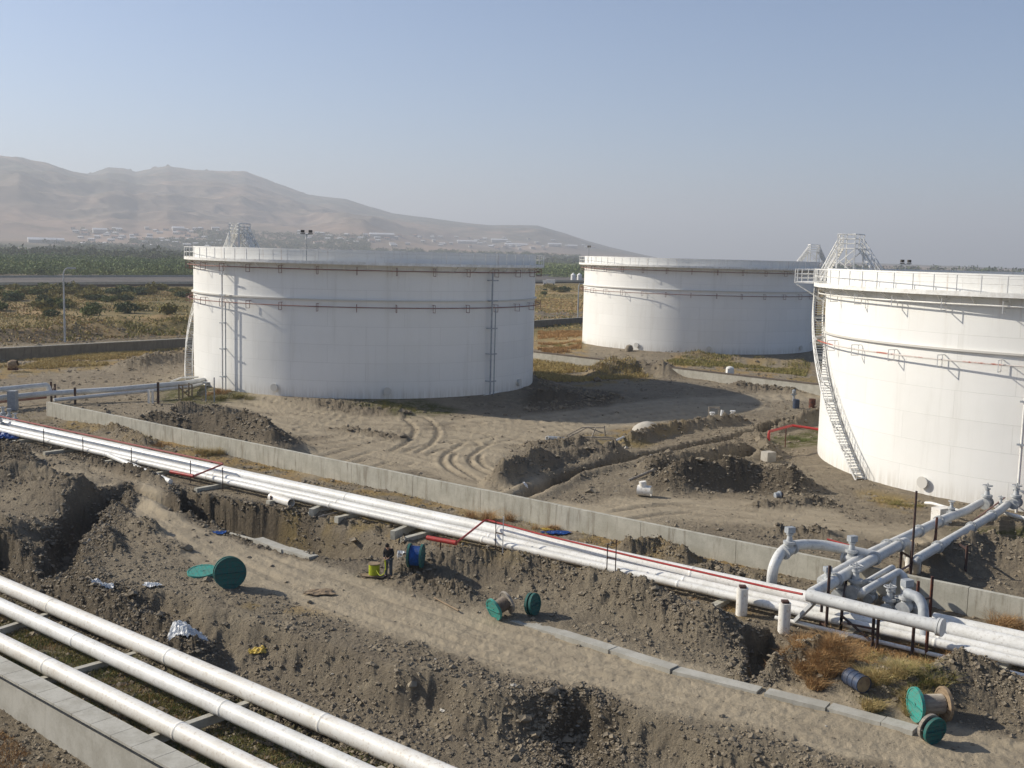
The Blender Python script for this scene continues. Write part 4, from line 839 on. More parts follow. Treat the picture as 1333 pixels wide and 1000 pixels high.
loose('concrete_post', (300, 695), (335, 704), .08, 'concrete_pale', 'pale concrete post lying at the near pit edge', .05, cat='post', open_=False)
for px, py, L, lab in ((405, 668, 2.6, 'concrete beam end on the pit edge, left one'), (511, 697, 2.8, 'concrete beam end jutting out behind the worker')):
    a = at3(px, py, .15); d = (at3(px + 38, py - 16, .15) - a).normalized(); o = MB().bar(V(0, 0, 0), d * L, .3, .5).build('concrete_beam', 'concrete', None, False); o.location = a; tag(o, lab, 'beam', 'beam ends under the main run')
# white tee piece
g = place(838, 646); t = thing('pipe_tee', 'white pipe tee lying open end right in the middle of the yard', 'pipe tee', g + V(0, 0, .38)); ax = Vector((.93, -.35, 0)).normalized()
MB().lathe([(.36, -.42), (.36, .5), (.31, .5), (.31, -.42), (.36, -.42)], 22, (0, 0, 0), ax).build('barrel', 'pipe_cream', t); MB().tube([V(-.05, 0, .2), V(-.12, .0, .62)], .24, 18).build('branch', 'pipe_cream', t)
g = place(1012, 648); t = thing('grey_fitting', 'small dark grey pipe fitting lying on bare ground', 'fitting', g + V(0, 0, .18)); MB().lathe([(.001, -.2), (.2, -.2), (.2, .1), (.27, .1), (.27, .2), (.001, .2)], 14, (0, 0, 0), (1, .3, .1)).build('body', 'grey_paint', t); MB().disc((.3, .1, .02), (1, .3, 0), .2, .05, 14).build('flange', 'dark_steel', t)
# white fittings at the yard's middle
for k, (x, y, lab) in enumerate([(926, 549, 'white upright pipe stub between the fittings in the yard'), (953, 543, 'small white cap on a stub right of the other fittings')]):
    g = place(x, y); o = MB().tube([V(0, 0, -.2), V(.05, 0, .9 - .3 * k)], .2, 12).disc((.05, 0, .9 - .3 * k), (0, 0, 1), .28, .12, 14).build('pipe_stub', 'plastic_white'); o.location = g; tag(o, lab, 'pipe stub')
g = place(940, 549); t = thing('pipe_fitting', 'white crossed pipe fitting lying beside the upright stub', 'fitting', g + V(0, 0, .25)); MB().tube([V(-.7, 0, .1), V(.4, .2, .1)], .16, 12).build('barrel', 'plastic_white', t); MB().tube([V(-.1, 0, 0), V(.0, .1, .9)], .16, 12).build('branch', 'plastic_white', t)
g = place(929, 546); t = thing('wooden_stand', 'small dark square frame behind the white fittings', 'frame', g)
for x in (-.5, .5): MB().bar(V(x, 0, -.1), V(x, 0, 1.3), .12).build('leg', 'wood_grey', t, False)
MB().bar(V(-.55, 0, 1.2), V(.55, 0, 1.2), .14).build('top_board', 'wood_grey', t, False)
# wooden frames and boards
g = place(772, 570); t = thing('timber_stack', 'rickety frame of grey timbers lying in the yard', 'frame', g)
for a, b in (((-2.4, 0, .1), (-1.0, -.6, 1.0)), ((-2.2, -.4, .1), (-.4, .6, .9)), ((-1.0, -.6, 1.0), (1.0, .2, .9)), ((-.6, .6, .9), (.9, 1.0, .3)), ((-.2, -.5, .0), (.2, -.4, 1.0)), ((1.1, .1, .0), (1.0, .2, 1.1)), ((-1.4, -.9, .2), (1.6, -1.3, .3))): MB().bar(a, b, .12, .09).build('timber', 'wood_grey', t, False)
g = place(843, 560); o = MB(); 
for k in range(5): o.lathe([(1.5 * (1 - k * .2), .0 + k * .16), (1.5 * (1 - (k + 1) * .2) + .001, .0 + (k + 1) * .16)], 20, (0, 0, 0), (0, 0, 1))
o = MB().lathe([(1.55, -.1), (1.3, .3), (.95, .55), (.5, .75), (.01, .85)], 22).build('sand_heap', 'stone_pale'); o.location = g; tag(o, 'smooth pale heap of sand in the middle of the yard', 'heap')
# red water line by the nearest tank
tubes('fire_water_pipe', [([(1000, 592, 0), (1001, 562, 1.9), (1031, 554, 2.0), (1072, 560, 1.9)], .11, .2)], 'red_paint', 'bright red pipe standing over the green patch by the nearest tank')
g = place(1022, 582); o = MB().bar(V(0, 0, -.2), V(0, 0, 1.9), .08).build('support_rod', 'rust', None, False); o.location = g; tag(o, 'thin rusty post under the bright red pipe', 'post')
g = place(1000, 600); o = MB().box((0, 0, .3), (.9, .8, .9), .5).build('concrete_block', 'stone_pale', None, False); o.location = g; tag(o, 'pale block at the foot of the bright red pipe', 'block')
# valve box on the low wall
g = at3(950, 486, 1.3); o = MB().box((0, 0, .25), (.9, .6, 1.0), .2).lathe([(.5, .7), (.45, .9), (.2, 1.0), (.01, 1.02)], 14).build('valve_box', 'rail_white'); o.location = (g.x, g.y, 1.2); tag(o, 'white box with a domed top on the dark coped wall', 'valve box')
g = place(819, 457); o = MB().lathe([(.001, -.2), (.6, -.1), (.7, .4), (.5, .9), (.01, 1.1)], 12).build('boulder', 'stone'); o.location = g; tag(o, 'grey boulder at the left foot of the farthest tank', 'boulder')
# sheets and rags
def rag(label, px, py, w, d, mat, cat, seed, tall=.25, pts=22):
    g = place(px, py); rs = np.random.default_rng(seed); n = pts; u = np.linspace(-1, 1, n); U, W_ = np.meshgrid(u, u); R_ = np.hypot(U, W_); edge = 1 + .5 * (fbm(U * 2 + seed, W_ * 2, 3, seed) - .5)
    X = U * w / 2 * edge + .3 * w * (fbm(W_ * 1.5, U * 1.5 + 3, 2, seed + 2) - .5); Y = W_ * d / 2 * edge; Z = np.empty_like(X)
    gz = land((g.x + X).ravel(), (g.y + Y).ravel())[0].reshape(X.shape) - g.z; Z = gz + .05 + tall * fbm(U * 3.5, W_ * 3.5, 4, seed + 5, .6, True) * (1 - .5 * R_)
    idx = np.arange(n * n).reshape(n, n); keep = (R_[:-1, :-1] < 1.05); f = np.stack([idx[:-1, :-1], idx[:-1, 1:], idx[1:, 1:], idx[1:, :-1]], -1)[keep]
    o = mesh_np(cat.replace(' ', '_'), np.stack([X, Y, Z], -1).reshape(-1, 3), f, mat, None, False); o.location = g; s = o.modifiers.new('thickness', 'SOLIDIFY'); s.thickness = .012
    return tag(o, label, cat)
rag('crumpled white plastic sheet on the rubble above the foreground pipes', 243, 822, 1.5, 1.2, 'plastic_white', 'plastic sheet', 3, .3)
rag('torn greyish white plastic among the earth left of the green disc', 198, 764, .8, .6, 'plastic_white', 'plastic sheet', 4, .2)
rag('shiny white film caught on the dark heap at left', 133, 769, 1.0, .5, 'plastic_white', 'plastic sheet', 5, .2)
rag('thin white scraps of plastic between the pit and the worker', 462, 728, .9, .3, 'plastic_white', 'plastic scraps', 6, .1)
rag('white scraps behind the worker at the foot of the bank', 526, 722, .8, .3, 'plastic_white', 'plastic scraps', 7, .12)
rag('yellow tape tangled on the slope above the foreground pipes', 335, 850, .8, .35, 'tape_yellow', 'yellow tape', 8, .08)
rag('blue tarpaulin heaped at the left edge below the main pipes', 4, 572, 2.8, 1.7, 'tarp_blue', 'tarpaulin', 9, .7)
rag('blue sheet caught between the wall and the main run', 723, 695, 1.6, .8, 'tarp_blue', 'plastic sheet', 10, .15)
rag('yellow scrap beside the blue sheet at the wall', 712, 690, .8, .6, 'tape_yellow', 'plastic sheet', 11, .1)
rag('small grey blue scrap at the pit edge', 285, 695, .7, .7, 'tarp_blue', 'plastic scrap', 12, .1, 10)
rag('pile of yellow wood chips on the road', 415, 772, 1.4, .8, 'wood', 'wood chips', 13, .12)
rag('white rubbish on the small heap near the trench in the yard', 684, 632, .4, .3, 'plastic_white', 'rubbish', 14, .2, 10)
rag('grey blue rubbish in the shadow beside the left tank', 735, 515, 2.2, 1.0, 'grey_paint', 'rubbish', 15, .3, 14)
# concrete duct along the far side of the road
def duct(pts, label):
    P = [at3(x, y, .0) for x, y in pts]; o = P[0].copy(); root = thing('concrete_kerb', label, 'kerb', o); 
    for i in range(len(P) - 1):
        a, b = P[i], P[i + 1]; L = (b - a).length; k = max(1, int(L / 2.2))
        for j in range(k):
            p, q = a.lerp(b, j / k), a.lerp(b, (j + 1) / k); d = (q - p).normalized(); jit = V(random.uniform(-.09, .09), random.uniform(-.09, .09), random.uniform(-.10, .0))
            MB().bar(p - o + d * .015 + jit + V(0, 0, .02), q - o - d * .015 + jit + V(0, 0, .02), .62, .3).build('kerb_slab', 'concrete_pale', root, False)
duct([(668, 808), (730, 826), (800, 848), (880, 873), (990, 900)], 'row of concrete duct slabs along the far road edge, middle stretch')
duct([(1000, 903), (1080, 922), (1150, 941), (1192, 953)], 'row of concrete duct slabs ending at the lower right reels')
duct([(335, 703), (372, 717), (408, 728)], 'short row of concrete duct slabs at the near edge of the pit')
# ------------------------------------------------------------------ worker
def person(px, py):
    g = place(px, py); t = thing('person', 'worker in black jacket and jeans bending his head over a yellow cable', 'person', g, math.radians(-20))
    def skin(name, verts, edges, radii, mat, par, lv=2):
        me = bpy.data.meshes.new(name); me.from_pydata(verts, edges, []); me.materials.append(MATS[mat]); o = bpy.data.objects.new(name, me); COL.objects.link(o); o.parent = par
        o.modifiers.new('skin', 'SKIN'); s = o.modifiers.new('sub', 'SUBSURF'); s.levels = lv; s.render_levels = lv
        for i, r in enumerate(radii): me.skin_vertices[0].data[i].radius = r if isinstance(r, tuple) else (r, r)
        me.skin_vertices[0].data[0].use_root = True; o.modifiers['skin'].use_smooth_shade = True; return o
    # faces -Y. the body: pelvis, spine, neck, head; arms reaching forward and down; legs
    v = [(0, 0, .95), (0, .01, 1.15), (0, -.02, 1.35), (0, -.09, 1.50), (0, -.17, 1.58), (0, -.24, 1.66),
         (.10, 0, .90), (.12, -.03, .50), (.13, .02, .09), (.14, -.14, .04), (-.10, 0, .90), (-.13, -.04, .50), (-.15, .02, .09), (-.16, -.14, .04),
         (.18, -.03, 1.42), (.25, -.04, 1.18), (.12, -.26, 1.05), (.06, -.33, 1.03), (-.18, -.03, 1.42), (-.25, -.04, 1.18), (-.12, -.26, 1.05), (-.06, -.33, 1.00)]
    e = [(0, 1), (1, 2), (2, 3), (3, 4), (4, 5), (0, 6), (6, 7), (7, 8), (8, 9), (0, 10), (10, 11), (11, 12), (12, 13), (2, 14), (14, 15), (15, 16), (16, 17), (2, 18), (18, 19), (19, 20), (20, 21)]
    r = [(.15, .11), (.145, .10), (.16, .11), (.06, .06), (.075, .085), (.07, .085), .085, .06, .045, .045, .085, .06, .045, .045, .07, .05, .035, .03, .07, .05, .035, .03]
    body = skin('body', v, e, r, 'skin', t)
    jv = [v[0], v[1], v[2], (0, -.06, 1.46), v[14], v[15], v[16], v[18], v[19], v[20]]
    skin('jacket', jv, [(0, 1), (1, 2), (2, 3), (2, 4), (4, 5), (5, 6), (2, 7), (7, 8), (8, 9)], [(.19, .14), (.18, .135), (.195, .14), (.10, .09), .095, .072, .055, .095, .072, .055], 'cloth_black', body)
    skin('trousers', [v[0], v[6], v[7], v[8], v[10], v[11], v[12]], [(0, 1), (1, 2), (2, 3), (0, 4), (4, 5), (5, 6)], [(.17, .125), .112, .085, .07, .112, .085, .07], 'cloth_jeans', body)
    for s in (-1, 1): MB().lathe([(.001, -.16), (.045, -.15), (.055, -.05), (.05, .06), (.055, .12), (.001, .13)], 12, (s * .145, -.07, .05), (0, 1, 0)).build('shoe', 'cloth_black', body)
    # head details: hair cap, nose, ears, eyes, mouth
    hc = V(0, -.22, 1.645); fwd = V(0, -.75, -.66).normalized(); upv = V(0, -.66, .75).normalized(); sx = V(1, 0, 0)
    hm = MB().lathe([(.001, .125), (.05, .115), (.085, .08), (.102, .03), (.10, -.03), (.088, -.05)], 18, hc - fwd * .018 + upv * .005, upv - fwd * .35); hm.build('hair', 'hair', body)
    MB().lathe([(.001, .03), (.016, .0), (.018, -.01)], 8, hc + fwd * .085 - upv * .015, fwd).build('nose', 'skin', body)
    for s in (-1, 1):
        MB().disc(hc + sx * s * .082 - upv * .01, sx, .028, .016, 10).build('ear', 'skin', body); MB().disc(hc + fwd * .083 + sx * s * .03 + upv * .012, fwd, .011, .008, 8).build('eye', 'hair', body)
    MB().bar(hc + fwd * .088 - upv * .05 - sx * .022, hc + fwd * .088 - upv * .05 + sx * .022, .009).build('mouth', 'red_faded', body)
    for s, b in ((1, v[17]), (-1, v[21])):
        b = V(*b); hv = [b, b + V(-s * .02, -.05, -.01)]; he = [(0, 1)]; hr = [(.03, .02), (.035, .02)]
        for k in range(4):
            q = hv[1] + V(s * (.028 - k * .018), -.03, 0); l = (.9, 1.05, 1.0, .8)[k]; i = len(hv); hv += [q, q + V(-s * .01, -.028 * l, -.018), q + V(-s * .012, -.022 * l, -.045)]; he += [(1, i), (i, i + 1), (i + 1, i + 2)]; hr += [.0095, .0085, .007]
        i = len(hv); hv += [b + V(-s * .045, -.02, .005), b + V(-s * .05, -.055, -.015)]; he += [(0, i), (i, i + 1)]; hr += [.011, .009]; skin('hand', hv, he, hr, 'skin', body, 1)
    o = MB().tube(bend([V(-.02, -.42, 1.03), V(0, -.43, .9), V(.02, -.40, .6), V(-.08, -.36, .25), V(-.35, -.3, .12), V(-.62, -.1, .3)], .2), .022, 8).tube(bend([V(.03, -.42, 1.02), V(.05, -.44, .75), V(.03, -.40, .45), V(-.02, -.42, .9)], .1), .02, 8).build('cable_strand', 'cable_yellow'); o.matrix_world = Matrix.Translation(g) @ Matrix.Rotation(math.radians(-20), 4, 'Z'); tag(o, 'yellow green cable hanging from the hands of the worker', 'cable')
person(506, 752)
# rusty ladder in the pit, steel rack
g = place(352, 690); t = thing('pit_ladder', 'rusty ladder frame standing in the pit', 'ladder', (g.x, g.y, -1.2))
for x in (0, .75): MB().bar(V(x, 0, -.8), V(x, .15, 1.7 if x == 0 else 1.5), .09).build('rail', 'rust', t, False)
for z in (-.3, .3, .9, 1.3): MB().bar(V(0, .05, z), V(.75, .05, z), .07).build('rung', 'rust', t, False)
# ------------------------------------------------------------------ rubble
def rocks(name, N, pick, smin, smax, mat, alpha=2.4, seed=1):
    rs = np.random.default_rng(seed); X, Y = pick(rs, N); z, mk, road = land(X, Y); R = np.hypot(X, Y)
    keep = np.ones(len(X), bool); keep &= rs.random(len(X)) > mk[:, 0] * .93; keep &= rs.random(len(X)) < .38 + 1.3 * sstep(.38, .62, fbm(X * .25, Y * .25, 3, 91))
    for (c, r, b, t) in TANKS: keep &= np.hypot(X - c[0], Y - c[1]) > r + .7
    X, Y, z, R = X[keep], Y[keep], z[keep], R[keep]; n = len(X)
    s = smin * (1 - rs.random(n)) ** (-1 / alpha); s = np.minimum(s, smax) * (1 + np.clip((R - 50) / 60, 0, 2.2) * .7)
    base = np.array([(1, 0, 0), (0, 1, 0), (-1, 0, 0), (0, -1, 0), (0, 0, 1), (0, 0, -1), (.6, .6, .55), (-.6, .55, .6), (-.55, -.6, .5), (.6, -.6, .5)], float)
    F_ = np.array([(4, 0, 6), (6, 0, 1), (4, 6, 1), (4, 1, 7), (7, 1, 2), (4, 7, 2), (4, 2, 8), (8, 2, 3), (4, 8, 3), (4, 3, 9), (9, 3, 0), (4, 9, 0), (5, 1, 0), (5, 2, 1), (5, 3, 2), (5, 0, 3)])
    v = base[None] * (1 + (rs.random((n, 10, 1)) - .5) * .6); v = v * s[:, None, None] * (np.array([1, 1, .7]) * (1 + (rs.random((n, 1, 3)) - .5) * .6))
    a = rs.random(n) * 2 * PI; c, q = np.cos(a)[:, None], np.sin(a)[:, None]; vx = v[..., 0] * c - v[..., 1] * q; vy = v[..., 0] * q + v[..., 1] * c
    v = np.stack([vx + X[:, None], vy + Y[:, None], v[..., 2] + (z + s * .02)[:, None]], -1); f = F_[None] + (np.arange(n) * 10)[:, None, None]
    o = mesh_np(name, v.reshape(-1, 3), f.reshape(-1, 3), mat); o['kind'] = 'stuff'; return o
def pick_view(r0, r1):
    def p(rs, N): a = np.radians(rs.uniform(-36, 36, N)); r = 1 / rs.uniform(1 / r1, 1 / r0, N); return r * np.sin(a), r * np.cos(a)
    return p
def pick_clods(rs, N):
    X, Y = pick_view(20, 215)(rs, N * 5); z, mk, rd = land(X, Y, False); w_ = mk[:, 3] * 1.2 + .16 * (1 - mk[:, 0]); k = rs.random(len(X)) < w_; return X[k][:N], Y[k][:N]
rocks('earth_clods', 180000, pick_clods, .036, .13, 'soil_clod', 2.5, 3)
rocks('earth_clods', 3200, pick_clods, .08, .30, 'soil_clod', 2.6, 13)
rocks('gravel', 20000, pick_view(17, 85), .016, .10, 'stone', 2.5, 4)
rocks('pale_stones', 1300, pick_view(17, 120), .03, .15, 'stone_pale', 2.4, 5)
# ------------------------------------------------------------------ grass and bushes
def blades(n, rad, hgt, rs, wdt=.02, lean=.6, X=None, Y=None, Z=None, segs=2):
    """thin tapering blades; returns verts, faces (quads)"""
    if X is None: a = rs.random(n) * 2 * PI; r = rad * np.sqrt(rs.random(n)) * .55; X, Y, Z = r * np.cos(a), r * np.sin(a), np.zeros(n)
    a = rs.random(n) * 2 * PI; h = hgt * (.45 + .55 * rs.random(n)); l = lean * h * rs.random(n); d = np.stack([np.cos(a), np.sin(a)], -1); b = rs.random(n) * PI; s = np.stack([np.cos(b), np.sin(b)], -1) * wdt
    V_ = []
    for t in (0, .55, 1.0):
        cx = X + d[:, 0] * l * t * t; cy = Y + d[:, 1] * l * t * t; cz = Z + h * t * (1 - .25 * t); w_ = (1.0, .7, .12)[int(t * 2)] if t else 1.0
        V_ += [np.stack([cx - s[:, 0] * w_, cy - s[:, 1] * w_, cz], -1), np.stack([cx + s[:, 0] * w_, cy + s[:, 1] * w_, cz], -1)]
    v = np.stack(V_, 1); f = np.array([(0, 1, 3, 2), (2, 3, 5, 4)])[None] + (np.arange(n) * 6)[:, None, None]; return v.reshape(-1, 3), f.reshape(-1, 4)
def dry_bush(px, py, rad, hgt, mat, label, n=900, z=None, group='dry bushes around the pipes', stretch=1.6):
    rs = np.random.default_rng(int(px * 7 + py)); g = place(px, py); k = 9; vs = []; fs = []; o_ = 0
    for i in range(k):
        ox, oy = rs.normal(0, rad * .42 * stretch), rs.normal(0, rad * .42); v, f = blades(n // k, rad * .6, hgt * (.5 + .5 * rs.random()), rs, .009, 1.6); v = v + [ox, oy, -.08]
        v[:, 2] += hz(g.x + ox, g.y + oy) - g.z; vs.append(v); fs.append(f + o_); o_ += len(v)
    o = mesh_np('dry_bush', np.concatenate(vs), np.concatenate(fs), mat); o.location = g; return tag(o, label, 'bush', group)
for a in [(1064, 862, 1.1, 1.15, 'leaf_rust', 'rust brown bush below the left end of the header pipe', 7000), (1030, 858, .5, .6, 'leaf_rust', 'small rust brown bush beside the dark hole'), (1172, 886, 1.1, 1.0, 'leaf_straw', 'large straw coloured bush behind the lower right reels', 7000), (1212, 886, .8, .8, 'leaf_weed', 'greenish bush at the right end of the straw coloured one', 1800),
          (1110, 862, .9, .6, 'leaf_weed', 'low weedy bush between the two large ones at the manifold', 1200), (640, 678, .9, 1.2, 'leaf_rust', 'rust brown bush against the wall above the red header', 1500), (712, 690, .6, .6, 'leaf_rust', 'small brown bush against the wall near the blue sheet', 800), (272, 592, .9, 1.3, 'leaf_straw', 'straw coloured bush against the wall above the left main run', 1200),
          (205, 580, .7, .6, 'leaf_rust', 'low brown bush against the wall left of the straw bush', 700), (1320, 820, 1.1, 1.2, 'leaf_rust', 'rust brown bush by the wall at the right edge', 1500), (1150, 652, 1.0, .5, 'leaf_straw', 'straw tuft at the foot of the nearest tank', 800), (1175, 658, .9, .6, 'leaf_weed', 'green tuft at the foot of the nearest tank', 800),
          (1040, 572, 1.6, .7, 'leaf_green', 'bright green weeds under the red yard pipe', 1500), (500, 530, 2.0, .7, 'leaf_weed', 'green weeds in front of the left tank', 1400), (300, 520, 1.8, 1.1, 'leaf_weed', 'tangled weeds below the valves of the left tank', 1500), (250, 520, 1.3, .6, 'leaf_weed', 'low weeds under the wooden trestle', 900), (285, 513, 1.0, 1.0, 'leaf_rust', 'orange weeds in front of the left tank valves', 900),
          (730, 452, 2.4, 1.2, 'leaf_weed', 'round green bush beside the farthest tank', 1500), (715, 478, 2.5, .8, 'leaf_straw', 'straw coloured clump in front of the dark coped wall', 1400), (760, 485, 2.5, .7, 'leaf_rust', 'orange clump in front of the dark coped wall', 1200)]:
    dry_bush(*a[:7] if len(a) == 7 else a)
def grass_patch(name, px, z, n, hgt, mat, seed, wdt=.012, thr=.4, sc=1.0):
    rs = np.random.default_rng(seed); P = pline(px, z); lo, hi = P.min(0), P.max(0); X = rs.uniform(lo[0], hi[0], n * 3); Y = rs.uniform(lo[1], hi[1], n * 3)
    k = inside(X, Y, P) & (fbm(X * sc, Y * sc, 4, seed, .6) > thr); X, Y = X[k][:n], Y[k][:n]; Z = land(X, Y)[0] - .02; v, f = blades(len(X), 0, hgt, rs, wdt, .9, X, Y, Z); o = mesh_np(name, v, f, mat); o['kind'] = 'stuff'; return o
ch = [(-200, 772), (0, 800), (505, 1010), (255, 1010), (0, 862), (-200, 770)]
grass_patch('green_grass', ch, LOW, 52000, .2, 'leaf_green', 2, .012, .47)
grass_patch('weedy_grass', ch, LOW, 42000, .24, 'leaf_weed', 12, .012, .42)
grass_patch('dry_grass', ch, LOW, 16000, .26, 'leaf_rust', 22, .010, .5)
grass_patch('dry_grass', [(-60, 545), (60, 556), (400, 640), (700, 706), (960, 768), (1000, 752), (700, 680), (350, 603), (60, 536)], 0, 26000, .3, 'leaf_straw', 3, .014, .5, .5)
grass_patch('dry_grass', [(560, 708), (600, 735), (900, 800), (960, 805), (950, 790), (600, 712)], 0, 9000, .2, 'leaf_rust', 4, .012, .45, .8)
grass_patch('dry_grass', [(1040, 870), (1200, 900), (1333, 890), (1333, 870), (1210, 845), (1050, 825)], 0, 14000, .3, 'leaf_rust', 5, .012, .48, .8)
grass_patch('dry_grass', [(690, 462), (760, 470), (850, 492), (700, 500)], 0, 14000, .7, 'leaf_straw', 6, .04, .4, .2)
grass_patch('dry_grass', [(700, 432), (758, 432), (757, 458), (740, 462), (700, 458)], 0, 9000, .7, 'leaf_rust', 26, .04, .5, .2)
grass_patch('dry_grass', [(-200, 484), (0, 472), (245, 452), (245, 470), (0, 486), (-200, 495)], 0, 26000, .6, 'leaf_straw', 7, .04, .45, .15)
grass_patch('dry_grass', [(-150, 905), (0, 928), (110, 1000), (100, 1200), (-300, 1200)], -.8, 22000, .25, 'leaf_rust', 8, .010, .45)
grass_patch('weedy_grass', [(850, 474), (1050, 490), (1055, 478), (900, 464)], 0, 8000, .5, 'leaf_weed', 9, .04, .45, .2)
FLD = [(-300, 452), (-300, 376), (245, 374), (245, 436), (0, 450)]
for k_, (m_, n_, h_, t_) in enumerate([('leaf_rust', 12000, .5, .5), ('leaf_straw', 30000, .5, .42), ('leaf_weed', 7000, .7, .54), ('leaf_green', 3500, .8, .58)]):
    grass_patch('steppe_grass', FLD, 0, n_, h_, m_, 40 + k_, .16, t_, .03)
    grass_patch('steppe_grass', [(690, 428), (690, 372), (760, 370), (760, 428)], 0, n_ // 4, h_, m_, 50 + k_, .16, t_, .03)
grass_patch('weedy_grass', [(-300, 462), (-300, 440), (245, 418), (245, 436)], 0, 9000, .8, 'leaf_weed', 60, .1, .4, .1)
def leafmass(rs, n, rx, rz, size, hollow=.35):
    """n leaf clumps through an ellipsoid crown, uneven outline; returns verts, faces"""
    d = rs.normal(size=(n, 3)); d /= np.linalg.norm(d, axis=1)[:, None]; r = (hollow + (1 - hollow) * rs.random(n)) ** .6; lob = 1 + .35 * np.sin(d[:, 0] * 5 + rs.random() * 6) * np.cos(d[:, 1] * 4 + rs.random() * 6)
    c = d * (r * lob)[:, None] * [rx, rx, rz]; c[:, 2] = np.maximum(c[:, 2] + rz * .95, .05)
    u = rs.normal(size=(n, 3)); u /= np.linalg.norm(u, axis=1)[:, None]; w_ = np.cross(u, rs.normal(size=(n, 3))); w_ /= np.linalg.norm(w_, axis=1)[:, None]; s = size * (.5 + rs.random((n, 1)))
    v = np.stack([c - u * s, c - w_ * s * .6, c + u * s, c + w_ * s * .6], 1); f = np.arange(n * 4).reshape(n, 4); return v.reshape(-1, 3), f
def tree_set(mats, n_leaf, rx, rz, size, seed, trunk):
    out = []
    for i, m in enumerate(mats):
        rs = np.random.default_rng(seed + i); v, f = leafmass(rs, n_leaf, rx * (1 + .2 * rs.random()), rz, size); v[:, 2] += trunk
        root = bpy.data.objects.new('scrub_bush', None); COL.objects.link(root); c = mesh_np('crown', v, f, m, root); t_ = MB().tube([V(0, 0, -.4), V(.1, 0, trunk + rz * .5), V(.2, .1, trunk + rz)], [.14 * rx / 1.6, .1, .05], 6)
        for k in range(4): a = k * 1.6; t_.tube([V(.05, 0, trunk + rz * .3), V(math.cos(a) * rx * .5, math.sin(a) * rx * .5, trunk + rz * .9)], [.06, .02], 5)
        t_.build('trunk', 'trunk', root); out.append(root)
    return out
protos = tree_set(['leaf_green', 'leaf_olive', 'leaf_dark', 'leaf_olive'], 420, 1.9, 1.25, .3, 50, .1); used = set()
rs = np.random.default_rng(99)
LB = {0: 'green scrub bush on the dry plain beyond the perimeter wall', 1: 'yellowish olive scrub bush on the dry plain beyond the perimeter wall', 2: 'dark green scrub bush on the dry plain beyond the perimeter wall', 3: 'yellowish olive scrub bush on the dry plain beyond the perimeter wall'}
spots = [(rs.uniform(-60, 245), 376 + abs(rs.normal(0, 6)) + (6 if rs.random() < .3 else 0)) for _ in range(90)] + [(rs.uniform(-20, 90), rs.uniform(388, 404)) for _ in range(16)] + [(rs.uniform(60, 245), rs.uniform(398, 414)) for _ in range(8)] + [(rs.uniform(695, 757), rs.uniform(374, 384)) for _ in range(7)]
for i, (x, y) in enumerate(spots):
    k = int(rs.integers(0, 4)); pr = protos[k]; o = pr if k not in used else dup(pr); used.add(k); g = place(x, y); s = .45 + .75 * rs.random(); o.location = g; o.scale = (s * 1.25, s, s * (.6 + .4 * rs.random())); o.rotation_euler = (0, 0, rs.random() * 6)
    tag(o, LB[k], 'bush', 'scrub bushes on the plain')
def mass(name, n, pick, h, mat, seed, leaf=80, size=.45):
    rs = np.random.default_rng(seed); X, Y = pick(rs, n); vs = []; fs = []; o_ = 0; L = [leafmass(rs, leaf, 1.0, .7, size / h, .5) for _ in range(12)]
    for i in range(len(X)):
        v, f = L[i % 12]; s = h * (.65 + .7 * rs.random()); a = rs.random() * 6.28; c, q = math.cos(a), math.sin(a); vv = v * s; vv = np.stack([vv[:, 0] * c - vv[:, 1] * q + X[i], vv[:, 0] * q + vv[:, 1] * c + Y[i], vv[:, 2] * (.8 + .4 * rs.random()) - .3], -1); vs.append(vv); fs.append(f + o_); o_ += len(v)
    v = np.concatenate(vs); o = mesh_np(name, v, np.concatenate(fs), mat); o['kind'] = 'stuff'; return o, v
def pick_px(x0, x1, r0, r1, hole=None):
    def p(rs, n):
        a = rs.uniform(az_of(x0), az_of(x1), n); r = np.sqrt(rs.uniform(r0 * r0, r1 * r1, n)); X, Y = r * np.sin(a), r * np.cos(a)
        if hole: k = fbm(X / hole, Y / hole, 3, 5) > .42; X, Y = X[k], Y[k]
        return X, Y
    return p
mass('orchard', 3300, pick_px(-260, 260, 590, 980), 3.3, 'leaf_far', 1)
mass('orchard', 900, pick_px(-260, 260, 600, 1000, 60), 4.5, 'leaf_far', 11)
mass('orchard', 700, pick_px(685, 765, 760, 1500), 4.2, 'leaf_far', 2)
mass('woodland', 900, pick_px(-260, 260, 1150, 1300), 6.0, 'leaf_dark', 3, 30, 1.3)
mass('woodland', 900, pick_px(-260, 260, 1750, 2100, 200), 7.5, 'leaf_dark', 4, 30, 1.6)
